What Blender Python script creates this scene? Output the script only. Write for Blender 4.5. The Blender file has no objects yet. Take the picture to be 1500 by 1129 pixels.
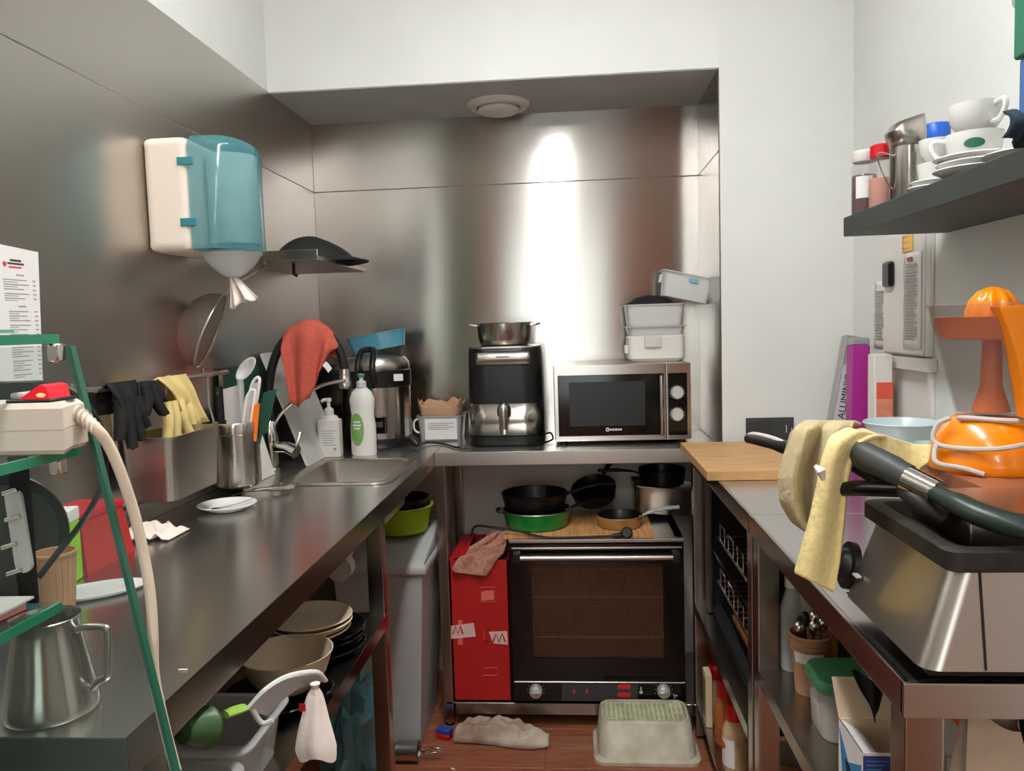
import bpy, bmesh, math, random
from mathutils import Vector, Matrix, noise
random.seed(7)
SC = bpy.context.scene
COL = SC.collection
PI = math.pi
R = math.radians

# ---------------------------------------------------------------- camera, world, lamps, exposure
F_PX, YAW, PITCH, ROLL, CAM_H = 1144.65, .0805, .0763, .0301, 1.38
_f = Vector((-math.sin(YAW) * math.cos(PITCH), math.cos(YAW) * math.cos(PITCH), -math.sin(PITCH)))
_r0 = Vector((math.cos(YAW), math.sin(YAW), 0))
_d0 = _f.cross(_r0)
_r = math.cos(ROLL) * _r0 + math.sin(ROLL) * _d0
_d = -math.sin(ROLL) * _r0 + math.cos(ROLL) * _d0
cam = bpy.data.cameras.new('camera')
cam.sensor_fit = 'HORIZONTAL'
cam.sensor_width = 36
cam.lens = 36 * F_PX / 1500
cam.clip_start = .02
cam_ob = bpy.data.objects.new('camera', cam)
COL.objects.link(cam_ob)
m3 = Matrix((_r, -_d, -_f)).transposed()
cam_ob.matrix_world = Matrix.Translation((0, 0, CAM_H)) @ m3.to_4x4()
SC.camera = cam_ob

world = bpy.data.worlds.new('sky')
SC.world = world
world.use_nodes = True
bg = world.node_tree.nodes['Background']
bg.inputs[0].default_value = (.92, .96, 1, 1)
bg.inputs[1].default_value = 5.0
SC.view_settings.view_transform = 'Standard'
SC.view_settings.look = 'None'
SC.view_settings.gamma = 1
SC.view_settings.use_curve_mapping = False
SC.view_settings.exposure = 0.2
LAMP_FRONT, FILL_MID, FILL_REAR = 62.0, 18.0, 26.0       # emission of the ceiling lamp and two added, unseen fill lamps


def at(px, py, X=None, Y=None, Z=None):
    "the point of the room that a place in the photograph shows, on a plane X, Y or Z"
    v = _f + _r * ((px - 750) / F_PX) + _d * ((py - 564.5) / F_PX)
    t = X / v.x if X is not None else Y / v.y if Y is not None else (Z - CAM_H) / v.z
    return Vector((0, 0, CAM_H)) + v * t


# ---------------------------------------------------------------- materials
def lin(c):
    return tuple((x / 255 / 12.92) if x / 255 <= .04045 else ((x / 255 + .055) / 1.055) ** 2.4 for x in c) + (1,)


MATS = {}


def mat(name, rgb, rough=.5, metal=0, var=0, scale=12, stretch=(1, 1, 1), bump=0, trans=0, alpha=1, ior=1.45, emit=0, coat=0, rgb2=None, sheen=0):
    m = bpy.data.materials.new(name)
    m.use_nodes = True
    nt = m.node_tree
    b = nt.nodes['Principled BSDF']
    b.inputs['Base Color'].default_value = lin(rgb)
    b.inputs['Roughness'].default_value = rough
    b.inputs['Metallic'].default_value = metal
    b.inputs['Transmission Weight'].default_value = trans
    b.inputs['Alpha'].default_value = alpha
    b.inputs['IOR'].default_value = ior
    b.inputs['Coat Weight'].default_value = coat
    b.inputs['Sheen Weight'].default_value = sheen
    if emit:
        b.inputs['Emission Color'].default_value = lin(rgb)
        b.inputs['Emission Strength'].default_value = emit
    if var or bump or rgb2:
        tc = nt.nodes.new('ShaderNodeTexCoord')
        mp = nt.nodes.new('ShaderNodeMapping')
        mp.inputs['Scale'].default_value = stretch
        nz = nt.nodes.new('ShaderNodeTexNoise')
        nz.inputs['Scale'].default_value = scale
        nz.inputs['Detail'].default_value = 6
        nt.links.new(tc.outputs['Object'], mp.inputs[0])
        nt.links.new(mp.outputs[0], nz.inputs['Vector'])
        if var or rgb2:
            cr = nt.nodes.new('ShaderNodeValToRGB')
            k = 1 - var
            cr.color_ramp.elements[0].position = .32
            cr.color_ramp.elements[1].position = .68
            cr.color_ramp.elements[0].color = lin(rgb2) if rgb2 else lin([x * k for x in rgb])
            cr.color_ramp.elements[1].color = lin(rgb) if rgb2 else lin([min(255, x * (1 + var * .5)) for x in rgb])
            nt.links.new(nz.outputs['Fac'], cr.inputs[0])
            nt.links.new(cr.outputs[0], b.inputs['Base Color'])
        if bump:
            bp = nt.nodes.new('ShaderNodeBump')
            bp.inputs['Strength'].default_value = bump
            bp.inputs['Distance'].default_value = .01
            nt.links.new(nz.outputs['Fac'], bp.inputs['Height'])
            nt.links.new(bp.outputs[0], b.inputs['Normal'])
    MATS[name] = m
    return m


def steel(name, rgb, rough, aniso=0, tangent=(.06, .04, 1), smudge=.12, scale=3.0):
    m = bpy.data.materials.new(name)
    m.use_nodes = True
    nt = m.node_tree
    b = nt.nodes['Principled BSDF']
    b.inputs['Metallic'].default_value = 1
    b.inputs['Base Color'].default_value = lin(rgb)
    b.inputs['Anisotropic'].default_value = aniso
    tv = nt.nodes.new('ShaderNodeCombineXYZ')
    for i in range(3):
        tv.inputs[i].default_value = tangent[i]
    if aniso:
        nt.links.new(tv.outputs[0], b.inputs['Tangent'])
    tc = nt.nodes.new('ShaderNodeTexCoord')
    nz = nt.nodes.new('ShaderNodeTexNoise')
    nz.inputs['Scale'].default_value = scale
    nz.inputs['Detail'].default_value = 5
    nt.links.new(tc.outputs['Object'], nz.inputs['Vector'])
    mr = nt.nodes.new('ShaderNodeMapRange')
    mr.inputs[1].default_value = .2
    mr.inputs[2].default_value = .8
    mr.inputs[3].default_value = rough - smudge / 2
    mr.inputs[4].default_value = rough + smudge / 2
    nt.links.new(nz.outputs['Fac'], mr.inputs[0])
    nt.links.new(mr.outputs[0], b.inputs['Roughness'])
    MATS[name] = m
    return m


def glassy(name, rgb, clear=.8, rough=.05):
    "thin clear plastic or glass sheet: mostly see-through with a glossy coat"
    m = bpy.data.materials.new(name)
    m.use_nodes = True
    nt = m.node_tree
    out = nt.nodes['Material Output']
    b = nt.nodes['Principled BSDF']
    b.inputs['Base Color'].default_value = lin(rgb)
    b.inputs['Roughness'].default_value = rough
    tr = nt.nodes.new('ShaderNodeBsdfTransparent')
    tr.inputs[0].default_value = lin([255 - (255 - c) * .25 for c in rgb])
    mx = nt.nodes.new('ShaderNodeMixShader')
    mx.inputs[0].default_value = clear
    nt.links.new(b.outputs[0], mx.inputs[1])
    nt.links.new(tr.outputs[0], mx.inputs[2])
    nt.links.new(mx.outputs[0], out.inputs['Surface'])
    MATS[name] = m
    return m


WALL = mat('white_paint', (226, 226, 220), .55, var=.03, scale=2)
WALLW = mat('warm_white_paint', (214, 203, 190), .6, var=.06, scale=3)
CEIL = mat('ceiling_paint', (230, 230, 226), .7)
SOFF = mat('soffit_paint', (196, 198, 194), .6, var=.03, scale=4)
STW = steel('brushed_steel_wall', (178, 172, 165), .205, .95, (.06, .04, 1), .03, 2.2)
STL = steel('brushed_steel_left', (200, 195, 188), .325, .72, (.06, .04, 1), .05, 2.2)
STC = steel('brushed_steel_counter', (204, 201, 197), .245, .55, (.03, 1, .05), .025, 4)
POL = steel('polished_steel', (180, 172, 164), .14, 0, smudge=.03)
STD = steel('dull_steel', (172, 164, 155), .24, 0, (0, 0, 1), .03, 5)
ST = steel('satin_steel', (190, 183, 174), .31, 0, (0, 0, 1), .03, 3)
STV = steel('brushed_steel_vertical', (186, 180, 172), .235, .7, (.06, .04, 1), .03, 4)
CHROME = steel('chrome', (205, 200, 195), .12, 0, smudge=.08)
DKST = steel('dark_steel', (88, 80, 72), .38, 0, (0, 0, 1), .14, 6)
BLK = mat('black_plastic', (20, 20, 20), .4)
BLKM = mat('black_matt', (18, 18, 17), .75, var=.2, scale=30)
BLKG = mat('black_gloss', (10, 9, 9), .12)
NONST = mat('nonstick_black', (16, 15, 14), .35)
DKGR = mat('dark_grey', (58, 59, 57), .5)
SHELFM = mat('dark_grey_laminate', (58, 62, 58), .5, var=.08, scale=8)
WHT = mat('white_plastic', (226, 220, 212), .4)
WHTG = mat('white_ceramic', (228, 226, 220), .18)
CREAM = mat('cream_plastic', (228, 212, 196), .4)
GREYP = mat('grey_plastic', (182, 182, 180), .5, var=.05, scale=4)
LGREY = mat('light_grey_plastic', (205, 203, 198), .45)
PAPER = mat('paper', (226, 221, 216), .8)
PRINT = mat('grey_print', (162, 158, 156), .8)
PRINTD = mat('dark_print', (70, 66, 66), .8)
TISSUE = mat('tissue', (232, 218, 205), .85, var=.05, scale=20, bump=.15)
TEAL = glassy('teal_plastic', (84, 150, 158), .55, .10)
TEALD = mat('teal_solid', (52, 128, 138), .3)
GLASSG = glassy('clear_glass', (200, 215, 208), .955, .02)
GEDGE = mat('green_glass_edge', (52, 138, 102), .15)
GEDGED = mat('dark_green_glass_edge', (52, 104, 84), .2)
CLEARP = glassy('clear_plastic', (214, 214, 210), .55, .15)
CLEARM = glassy('milky_plastic', (236, 235, 232), .36, .25)
CLEARX = glassy('crystal_plastic', (225, 225, 222), .62, .12)
JARGL = glassy('jar_glass', (225, 225, 222), .90, .05)
SMOKE = glassy('smoky_plastic', (196, 190, 186), .90, .08)
RED = mat('red_card', (184, 26, 23), .55, var=.05, scale=6)
REDCAP = mat('red_cap', (200, 24, 28), .35)
REDP = mat('red_switch', (225, 30, 45), .25, trans=.2)
ORANGE = mat('orange_plastic', (250, 140, 12), .22, coat=.3)
ORANGED = mat('deep_orange_plastic', (248, 122, 38), .3)
ORCLOTH = mat('orange_cloth', (190, 86, 68), .9, var=.06, scale=90, bump=.15)
YELGLOVE = mat('yellow_rubber', (232, 206, 136), .6, var=.06, scale=10)
BEIGETOW = mat('beige_towel', (194, 176, 132), .95, var=.05, scale=120, bump=.25, sheen=.1)
YELTOW = mat('yellow_towel', (238, 216, 150), .95, var=.04, scale=120, bump=.25, sheen=.1)
PINKCL = mat('pink_cloth', (196, 140, 120), .95, var=.12, scale=70, bump=.3)
RAG = mat('soiled_rag', (206, 190, 170), .95, rgb2=(138, 106, 84), scale=9, bump=.3)
GREENP = mat('green_enamel', (18, 128, 52), .2, coat=.4)
GREENB = mat('green_board', (28, 72, 56), .5)
GREENL = mat('green_lid', (72, 134, 92), .4)
GREEND = mat('dark_green_plastic', (54, 84, 44), .4)
LIME = mat('lime_plastic', (150, 178, 30), .4)
LIMEL = mat('light_lime_plastic', (150, 190, 80), .4)
BEIGE = mat('beige_ceramic', (212, 194, 164), .4, var=.04, scale=6)
BAMB = mat('bamboo', (206, 158, 104), .5, var=.12, scale=10, stretch=(1, 9, 1))
BAMBX = mat('bamboo_crosswise', (206, 150, 92), .5, var=.14, scale=10, stretch=(9, 1, 1))
BRWD = mat('brown_wood', (158, 98, 66), .4, var=.12, scale=8, stretch=(8, 1, 1))
KRAFT = mat('kraft_card', (176, 132, 98), .75, var=.05, scale=20)
CARD = mat('card_inside', (214, 190, 158), .8, var=.05, scale=8)
CARDP = mat('pale_card', (232, 196, 164), .8)
BLUEP = mat('blue_print', (58, 132, 180), .6)
NAVY = mat('navy_print', (52, 58, 120), .6)
BLUEC = glassy('blue_plastic', (100, 172, 194), .3, .15)
BLUEBAG = glassy('blue_bag', (120, 176, 186), .4, .25)
BLUECAP = mat('blue_cap', (30, 96, 200), .35)
NAVYCL = mat('navy_cloth', (32, 50, 66), .9, var=.1, scale=30)
PURPLE = mat('magenta_card', (168, 42, 138), .4)
SILVERC = mat('silver_card', (168, 168, 166), .35, metal=.4)
CORAL = mat('coral_card', (226, 92, 70), .5)
CORALL = mat('salmon_card', (222, 138, 110), .5, var=.12, scale=25)
JAM = mat('jam', (96, 34, 30), .15, var=.15, scale=20, coat=.5)
SALMONJ = mat('pink_powder', (206, 140, 120), .6)
GOLD = mat('gold_enamel', (198, 162, 108), .3, metal=.5)
GREENGL = mat('light_green_carton', (140, 200, 40), .5)
PALEBLUE = mat('pale_blue_bowl', (206, 220, 220), .25)
GREENBOX = mat('green_box', (46, 112, 86), .5)
BLUEBOX = mat('blue_box', (70, 106, 158), .5)
YNOTE = mat('yellow_note', (232, 184, 96), .8)
CABLEW = mat('cream_cable', (234, 214, 188), .45)
CABLEG = mat('grey_cable', (200, 190, 182), .5)
FLOORM = mat('wood_laminate', (160, 97, 66), .42, rgb2=(130, 74, 49), scale=7, stretch=(1.2, 12, 1), bump=.05)
CRUST = mat('crust', (216, 160, 112), .8, var=.15, scale=30)
SPICE1 = mat('beige_powder', (196, 164, 122), .6, var=.1, scale=30)
SPICE2 = mat('orange_powder', (172, 92, 48), .6, var=.1, scale=30)
KNOB = mat('silver_knob', (205, 203, 198), .35, metal=.4)
RACK = mat('rack_wire', (214, 206, 196), .35, metal=.3)
IRON = mat('cast_iron', (46, 42, 38), .5, metal=.3, var=.25, scale=25, bump=.2)
GREENH = mat('dark_green_arm', (34, 48, 40), .35)
OVENIN = mat('oven_interior', (176, 128, 94), .5, metal=.3, var=.2, scale=5)
OVENGL = glassy('oven_glass', (112, 76, 54), .70, .04)  # brown put into the glass colour in place of a lit interior
MWGL = mat('microwave_glass', (14, 15, 14), .1)
MWMESH = mat('microwave_screen', (30, 33, 31), .3)
BASKET = mat('basket_plastic', (206, 198, 176), .5, rgb2=(176, 164, 138), scale=16)
BASKETG = mat('basket_weave', (196, 196, 156), .5, var=.15, scale=20)
TERRA = mat('terracotta_paint', (206, 128, 88), .7)
GREENPANEL = mat('green_panel', (70, 150, 110), .6)
DARKPANEL = mat('dark_panel', (60, 58, 56), .6)
WPLASTER = mat('rear_wall_paint', (200, 196, 188), .7)


# ---------------------------------------------------------------- building helpers
class M:
    "collects shapes and links them as ONE mesh object; world coordinates when a thing is given"
    def __init__(s, root=None):
        s.bm = bmesh.new()
        s.root = root
        s.bev = False

    def box(s, a, b, bev=0, seg=2, mtx=None):
        x0, y0, z0 = [min(a[i], b[i]) for i in range(3)]
        x1, y1, z1 = [max(a[i], b[i]) for i in range(3)]
        vs = [s.bm.verts.new(p) for p in ((x0, y0, z0), (x1, y0, z0), (x1, y1, z0), (x0, y1, z0), (x0, y0, z1), (x1, y0, z1), (x1, y1, z1), (x0, y1, z1))]
        fs = [s.bm.faces.new([vs[i] for i in q]) for q in ((3, 2, 1, 0), (4, 5, 6, 7), (0, 1, 5, 4), (1, 2, 6, 5), (2, 3, 7, 6), (3, 0, 4, 7))]
        if mtx is not None:
            for v in vs:
                v.co = mtx @ v.co
        if bev:
            s.bev = True
            es = list({e for f in fs for e in f.edges})
            bmesh.ops.bevel(s.bm, geom=es, offset=bev, segments=seg, affect='EDGES', profile=.6)
        return s

    def hexa(s, lo, hi):
        "a solid between two quads (lists of four points, counter-clockwise from above)"
        a = [s.bm.verts.new(p) for p in lo]
        b = [s.bm.verts.new(p) for p in hi]
        s.bm.faces.new(a[::-1])
        s.bm.faces.new(b)
        n = len(a)
        for i in range(n):
            s.bm.faces.new((a[i], a[(i + 1) % n], b[(i + 1) % n], b[i]))
        return s

    def prism(s, poly, z0, z1, mtx=None, bev=0, seg=2):
        n = len(poly)
        a = [s.bm.verts.new((p[0], p[1], z0)) for p in poly]
        b = [s.bm.verts.new((p[0], p[1], z1)) for p in poly]
        fs = [s.bm.faces.new(a[::-1]), s.bm.faces.new(b)]
        for i in range(n):
            s.bm.faces.new((a[i], a[(i + 1) % n], b[(i + 1) % n], b[i]))
        if mtx is not None:
            for v in a + b:
                v.co = mtx @ v.co
        if bev:
            s.bev = True
            es = list({e for f in fs for e in f.edges})
            bmesh.ops.bevel(s.bm, geom=es, offset=bev, segments=seg, affect='EDGES', profile=.6)
        return s

    def lathe(s, prof, c=(0, 0, 0), seg=32, mtx=None, sx=1, sy=1):
        rings = []
        for r, z in prof:
            if r < 1e-6:
                rings.append([s.bm.verts.new((c[0], c[1], c[2] + z))])
            else:
                rings.append([s.bm.verts.new((c[0] + sx * r * math.cos(2 * PI * i / seg), c[1] + sy * r * math.sin(2 * PI * i / seg), c[2] + z)) for i in range(seg)])
        for p, q in zip(rings, rings[1:]):
            for i in range(seg):
                j = (i + 1) % seg
                if len(p) == 1 and len(q) == 1:
                    continue
                if len(p) == 1:
                    s.bm.faces.new((p[0], q[i], q[j]))
                elif len(q) == 1:
                    s.bm.faces.new((p[j], p[i], q[0]))
                else:
                    s.bm.faces.new((p[j], p[i], q[i], q[j]))
        if mtx is not None:
            for g in rings:
                for v in g:
                    v.co = mtx @ v.co
        return s

    def tube(s, pts, r, seg=10, caps=True, smooth=0, closed=False, flat=1):
        pts = [Vector(p) for p in pts]
        if smooth:
            pts = spline(pts, smooth)
        n = len(pts)
        rs = r if isinstance(r, (list, tuple)) else [r] * n
        if len(rs) != n:
            rs = [rs[min(len(rs) - 1, int(i * len(rs) / n))] for i in range(n)]
        t0 = (pts[1] - pts[0]).normalized()
        up = Vector((0, 0, 1)) if abs(t0.z) < .9 else Vector((0, 1, 0))
        nrm = (up - t0 * up.dot(t0)).normalized()
        rings = []
        for i, p in enumerate(pts):
            if closed:
                t = (pts[(i + 1) % n] - pts[i - 1]).normalized()
            else:
                t = (pts[min(i + 1, n - 1)] - pts[max(i - 1, 0)]).normalized()
            nrm = (nrm - t * nrm.dot(t)).normalized()
            bi = t.cross(nrm)
            rings.append([s.bm.verts.new(p + (nrm * math.cos(2 * PI * k / seg) * flat + bi * math.sin(2 * PI * k / seg)) * rs[i]) for k in range(seg)])
        for i in range(n if closed else n - 1):
            p, q = rings[i], rings[(i + 1) % n]
            for k in range(seg):
                j = (k + 1) % seg
                s.bm.faces.new((p[k], p[j], q[j], q[k]))
        if caps and not closed:
            s.bm.faces.new(rings[0][::-1])
            s.bm.faces.new(rings[-1])
        return s

    def ribbon(s, pts, w, th, smooth=0):
        "a flat strap of width vector w and thickness th along pts"
        pts = [Vector(p) for p in pts]
        if smooth:
            pts = spline(pts, smooth)
        w = Vector(w)
        rings = []
        for i, p in enumerate(pts):
            t = (pts[min(i + 1, len(pts) - 1)] - pts[max(i - 1, 0)]).normalized()
            nn = t.cross(w).normalized() * th / 2
            rings.append([s.bm.verts.new(p + q) for q in (-w / 2 - nn, w / 2 - nn, w / 2 + nn, -w / 2 + nn)])
        for p, q in zip(rings, rings[1:]):
            for k in range(4):
                j = (k + 1) % 4
                s.bm.faces.new((p[k], p[j], q[j], q[k]))
        s.bm.faces.new(rings[0][::-1])
        s.bm.faces.new(rings[-1])
        return s

    def grid(s, fn, nu, nv):
        g = [[s.bm.verts.new(fn(i / nu, j / nv)) for j in range(nv + 1)] for i in range(nu + 1)]
        for i in range(nu):
            for j in range(nv):
                s.bm.faces.new((g[i][j], g[i + 1][j], g[i + 1][j + 1], g[i][j + 1]))
        return s

    def blob(s, c, rad, amp=.2, freq=6, sub=3, seed=0, flatz=None):
        g = bmesh.ops.create_icosphere(s.bm, subdivisions=sub, radius=1)
        for v in g['verts']:
            n = v.co.normalized()
            k = 1 + amp * noise.noise(n * freq / 3 + Vector((seed, seed * 2, 0))) + amp * .5 * noise.noise(n * freq + Vector((0, seed, 5)))
            p = Vector((n.x * rad[0] * k, n.y * rad[1] * k, n.z * rad[2] * k))
            if flatz is not None and p.z < flatz:
                p.z = flatz + (p.z - flatz) * .03
            v.co = p + Vector(c)
        return s

    def obj(s, name, m, parent=None, label=None, cat=None, group=None, kind=None, solid=0, angle=38, sub=0, shift=True):
        bmesh.ops.recalc_face_normals(s.bm, faces=s.bm.faces)
        me = bpy.data.meshes.new(name)
        par = parent if parent is not None else s.root
        off = Vector((0, 0, 0))
        if s.root is not None:
            off = Vector(s.root['base'])
        elif par is None and shift:
            co = [v.co for v in s.bm.verts]
            off = Vector(((min(v.x for v in co) + max(v.x for v in co)) / 2, (min(v.y for v in co) + max(v.y for v in co)) / 2, min(v.z for v in co)))
        for v in s.bm.verts:
            v.co -= off
        s.bm.to_mesh(me)
        s.bm.free()
        me.materials.append(m)
        me.shade_smooth()
        me.set_sharp_from_angle(angle=R(angle))
        o = bpy.data.objects.new(name, me)
        COL.objects.link(o)
        if par is not None:
            o.parent = par
        elif shift:
            o.location = off
            o['base'] = off[:]
        if s.bev:
            md = o.modifiers.new('flat_faces', 'WEIGHTED_NORMAL')
            md.keep_sharp = True
        if sub:
            md = o.modifiers.new('smooth', 'SUBSURF')
            md.levels = md.render_levels = sub
        if solid:
            md = o.modifiers.new('thickness', 'SOLIDIFY')
            md.thickness = solid
            md.offset = 0
        for k, v in (('label', label), ('category', cat), ('group', group), ('kind', kind)):
            if v:
                o[k] = v
        return o


def spline(pts, k):
    out = []
    n = len(pts)
    for i in range(n - 1):
        p0, p1, p2, p3 = pts[max(i - 1, 0)], pts[i], pts[i + 1], pts[min(i + 2, n - 1)]
        for j in range(k):
            t = j / k
            out.append(.5 * ((2 * p1) + (p2 - p0) * t + (2 * p0 - 5 * p1 + 4 * p2 - p3) * t * t + (3 * p1 - p0 - 3 * p2 + p3) * t ** 3))
    out.append(pts[-1])
    return out


def T(name, label, cat, base, rz=0, group=None):
    o = bpy.data.objects.new(name, None)
    COL.objects.link(o)
    o.empty_display_size = .05
    o.location = base
    o.rotation_euler = (0, 0, rz)
    o['base'] = tuple(base)
    o['label'] = label
    o['category'] = cat
    if group:
        o['group'] = group
    return o


class L(M):
    "like M but in the local coordinates of the thing"
    def obj(s, name, m, parent, **k):
        s.root = None
        return M.obj(s, name, m, parent, shift=False, **k)


def sub_of(o, mesh_builder, name, m, **k):
    "a sub-part: built in the same coordinates as its part"
    p = mesh_builder.obj(name, m, o, **k)
    return p


def dup(root, loc, label=None, rz=None):
    r = root.copy()
    COL.objects.link(r)
    r.location = loc
    if rz is not None:
        r.rotation_euler = (0, 0, rz)
    if label:
        r['label'] = label
    for ch in list(root.children):
        c = ch.copy()
        COL.objects.link(c)
        c.parent = r
        for g in list(ch.children):
            d = g.copy()
            COL.objects.link(d)
            d.parent = c
    return r


def words(parent, s, size, mtx, m, name='lettering'):
    cu = bpy.data.curves.new(name, 'FONT')
    cu.body = s
    cu.size = size
    cu.extrude = .0002
    cu.align_x = 'CENTER'
    cu.align_y = 'CENTER'
    cu.materials.append(m)
    tmp = bpy.data.objects.new(name, cu)
    COL.objects.link(tmp)
    me = bpy.data.meshes.new_from_object(tmp.evaluated_get(bpy.context.evaluated_depsgraph_get()))
    bpy.data.objects.remove(tmp)
    o = bpy.data.objects.new(name, me)
    if not me.materials:
        me.materials.append(m)
    COL.objects.link(o)
    o.parent = parent
    o.matrix_local = mtx
    return o


def frame(o, x, y):
    "matrix with origin o and axes x (text direction) and y (text up)"
    x = Vector(x).normalized()
    y = Vector(y)
    y = (y - x * y.dot(x)).normalized()
    z = x.cross(y)
    m = Matrix((x, y, z)).transposed().to_4x4()
    m.translation = o
    return m


def rrect(x0, y0, x1, y1, r, k=4):
    out = []
    for cx, cy, a in ((x1 - r, y1 - r, 0), (x0 + r, y1 - r, 90), (x0 + r, y0 + r, 180), (x1 - r, y0 + r, 270)):
        for i in range(k + 1):
            t = R(a + 90 * i / k)
            out.append((cx + r * math.cos(t), cy + r * math.sin(t)))
    return out


def tub(m, x0, y0, x1, y1, z0, z1, t=.002, r=.012, taper=0, rim=.006):
    "open container with rounded corners, real wall thickness and a rim"
    a = rrect(x0 + taper, y0 + taper, x1 - taper, y1 - taper, r)
    b = rrect(x0, y0, x1, y1, r)
    c = rrect(x0 - rim, y0 - rim, x1 + rim, y1 + rim, r)
    ai = rrect(x0 + taper + t, y0 + taper + t, x1 - taper - t, y1 - taper - t, r)
    bi = rrect(x0 + t, y0 + t, x1 - t, y1 - t, r)
    def ring(p, z):
        return [m.bm.verts.new((q[0], q[1], z)) for q in p]
    rs = [ring(a, z0), ring(b, z1 - .003), ring(c, z1 - .003), ring(c, z1), ring(bi, z1), ring(ai, z0 + t)]
    n = len(a)
    for p, q in zip(rs, rs[1:]):
        for i in range(n):
            m.bm.faces.new((p[i], p[(i + 1) % n], q[(i + 1) % n], q[i]))
    m.bm.faces.new(rs[0][::-1])
    m.bm.faces.new(rs[-1])
    return m


def struct(o, label=None):
    o['kind'] = 'structure'
    if label:
        o['label'] = label
    return o

# ---------------------------------------------------------------- the room
XL, XR = -.9976, .898           # side walls
YW, YB = 2.605, 3.025           # white wall plane, back of the niche
XA = .482                       # right side of the niche
ZS, ZQ, HC, ZC = 2.18, 1.919, .96, 2.82
YR = -3.4                       # wall behind the camera
LE, RE = -1.75, 1.6             # the room is wider behind the camera

# floor: planks where the photograph shows them, slab elsewhere
fl = struct(M().box((LE, YR, -.1), (RE, YB + .1, -.008)).obj('floor', FLOORM))
random.seed(3)
row = 0
y = .30
while y < YB:
    x = XL - random.random() * .5
    while x < XR:
        x1 = min(x + .92, XR)
        if x1 > XL + .05:
            M(fl).box((max(x, XL) + .0012, y + .0008, -.010), (x1 - .0012, min(y + .119, YB) - .0008, -.0004 * random.random()), .0008, 1).obj('plank', FLOORM)
        x = x1
    y += .12
M(fl).box((LE, YR, -.009), (RE, .30, 0)).obj('rear_floorboards', FLOORM)

struct(M().box((LE, YR, ZC), (RE, YB + .1, ZC + .1)).obj('ceiling', CEIL))

# left wall: white above and below, steel sheets between
wl = struct(M().box((XL - .12, .05, 0), (XL, YB + .1, ZC)).obj('wall_left', WALL))
def panel(parent, a, b, m, name='steel_panel'):
    return M(parent).box(a, b, .0012, 1).obj(name, m)
for y0, y1 in ((.06, 1.30), (1.3015, 3.024)):
    panel(wl, (XL - .001, y0, ZQ + .001), (XL + .004, y1, ZS), STL)
    panel(wl, (XL - .001, y0, .93), (XL + .004, y1, ZQ - .001), STL)

# back wall of the niche with steel sheets, soffit, steel return on the right
wb = struct(M().box((XL - .12, YB, 0), (XA + .02, YB + .1, ZC)).obj('wall_back', WALLW))
for z0, z1 in ((.93, ZQ - .001), (ZQ + .001, ZS)):
    panel(wb, (XL + .004, YB - .004, z0), (XA, YB + .001, z1), STW)
wr2 = struct(M().box((XA, YW, 0), (XR, YB + .1, ZC)).obj('wall_back_right', WALL))
for z0, z1 in ((.93, ZQ - .001), (ZQ + .001, ZS)):
    panel(wr2, (XA - .004, YW + .002, z0), (XA + .001, YB - .004, z1), STW)
hd = struct(M().box((XL, YW, ZS), (XA, YB, ZC)).obj('wall_header', WALL))
struct(M().box((XL + .004, YW + .004, ZS - .003), (XA - .004, YB - .004, ZS)).obj('trim_1', SOFF))
# two flush hatches in the soffit
for k, (px0, py0, px1, py1) in enumerate(((842, 131, 925, 152), (566, 143, 622, 168))):
    p, q = at(px0, py0, Z=ZS), at(px1, py1, Z=ZS)
    struct(M().box((p.x, max(YW + .03, min(q.y, p.y)), ZS - .0045), (q.x, min(YB - .04, max(q.y, p.y)), ZS - .003), .0006, 1).obj('trim_%d' % (k + 2), SOFF))

# right wall
struct(M().box((XR, .05, 0), (XR + .12, YW, ZC)).obj('wall_right', WALL))

# the room behind the camera: window wall with daylight, terracotta and green paint (seen in the steel)
WX0, WX1, WZ0, WZ1 = -.85, .45, .5, 2.35
rw = M()
rw.box((LE, YR - .12, 0), (WX0, YR, ZC)).box((WX1, YR - .12, 0), (RE, YR, ZC))
rw.box((WX0, YR - .12, 0), (WX1, YR, WZ0)).box((WX0, YR - .12, WZ1), (WX1, YR, ZC))
struct(rw.obj('wall_rear', TERRA))
wf = M()
for x in (WX0, (WX0 + WX1) / 2 - .025, WX1 - .05):
    wf.box((x, YR - .08, WZ0), (x + .05, YR - .03, WZ1))
wf.box((WX0, YR - .08, WZ0), (WX1, YR - .03, WZ0 + .05)).box((WX0, YR - .08, WZ1 - .05), (WX1, YR - .03, WZ1))
struct(M().box((-1.6, YR, .4), (-1.15, YR + .02, 2.6), .004).obj('trim_5', GREENPANEL))
w1 = struct(wf.obj('window_1', DKGR))
M(w1).box((WX0 + .05, YR - .058, WZ0 + .05), (WX1 - .05, YR - .052, WZ1 - .05)).obj('pane', GLASSG)
struct(M().box((LE - .12, YR - .12, 0), (LE, .05, ZC)).obj('wall_rear_left', WPLASTER))
struct(M().box((RE, YR - .12, 0), (RE + .12, .05, ZC)).obj('wall_rear_right', WPLASTER))
struct(M().box((LE, .05, 0), (XL - .12, .17, ZC)).obj('wall_step_left', TERRA))
struct(M().box((XR + .12, .05, 0), (RE, .17, ZC)).obj('wall_step_right', WPLASTER))

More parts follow.
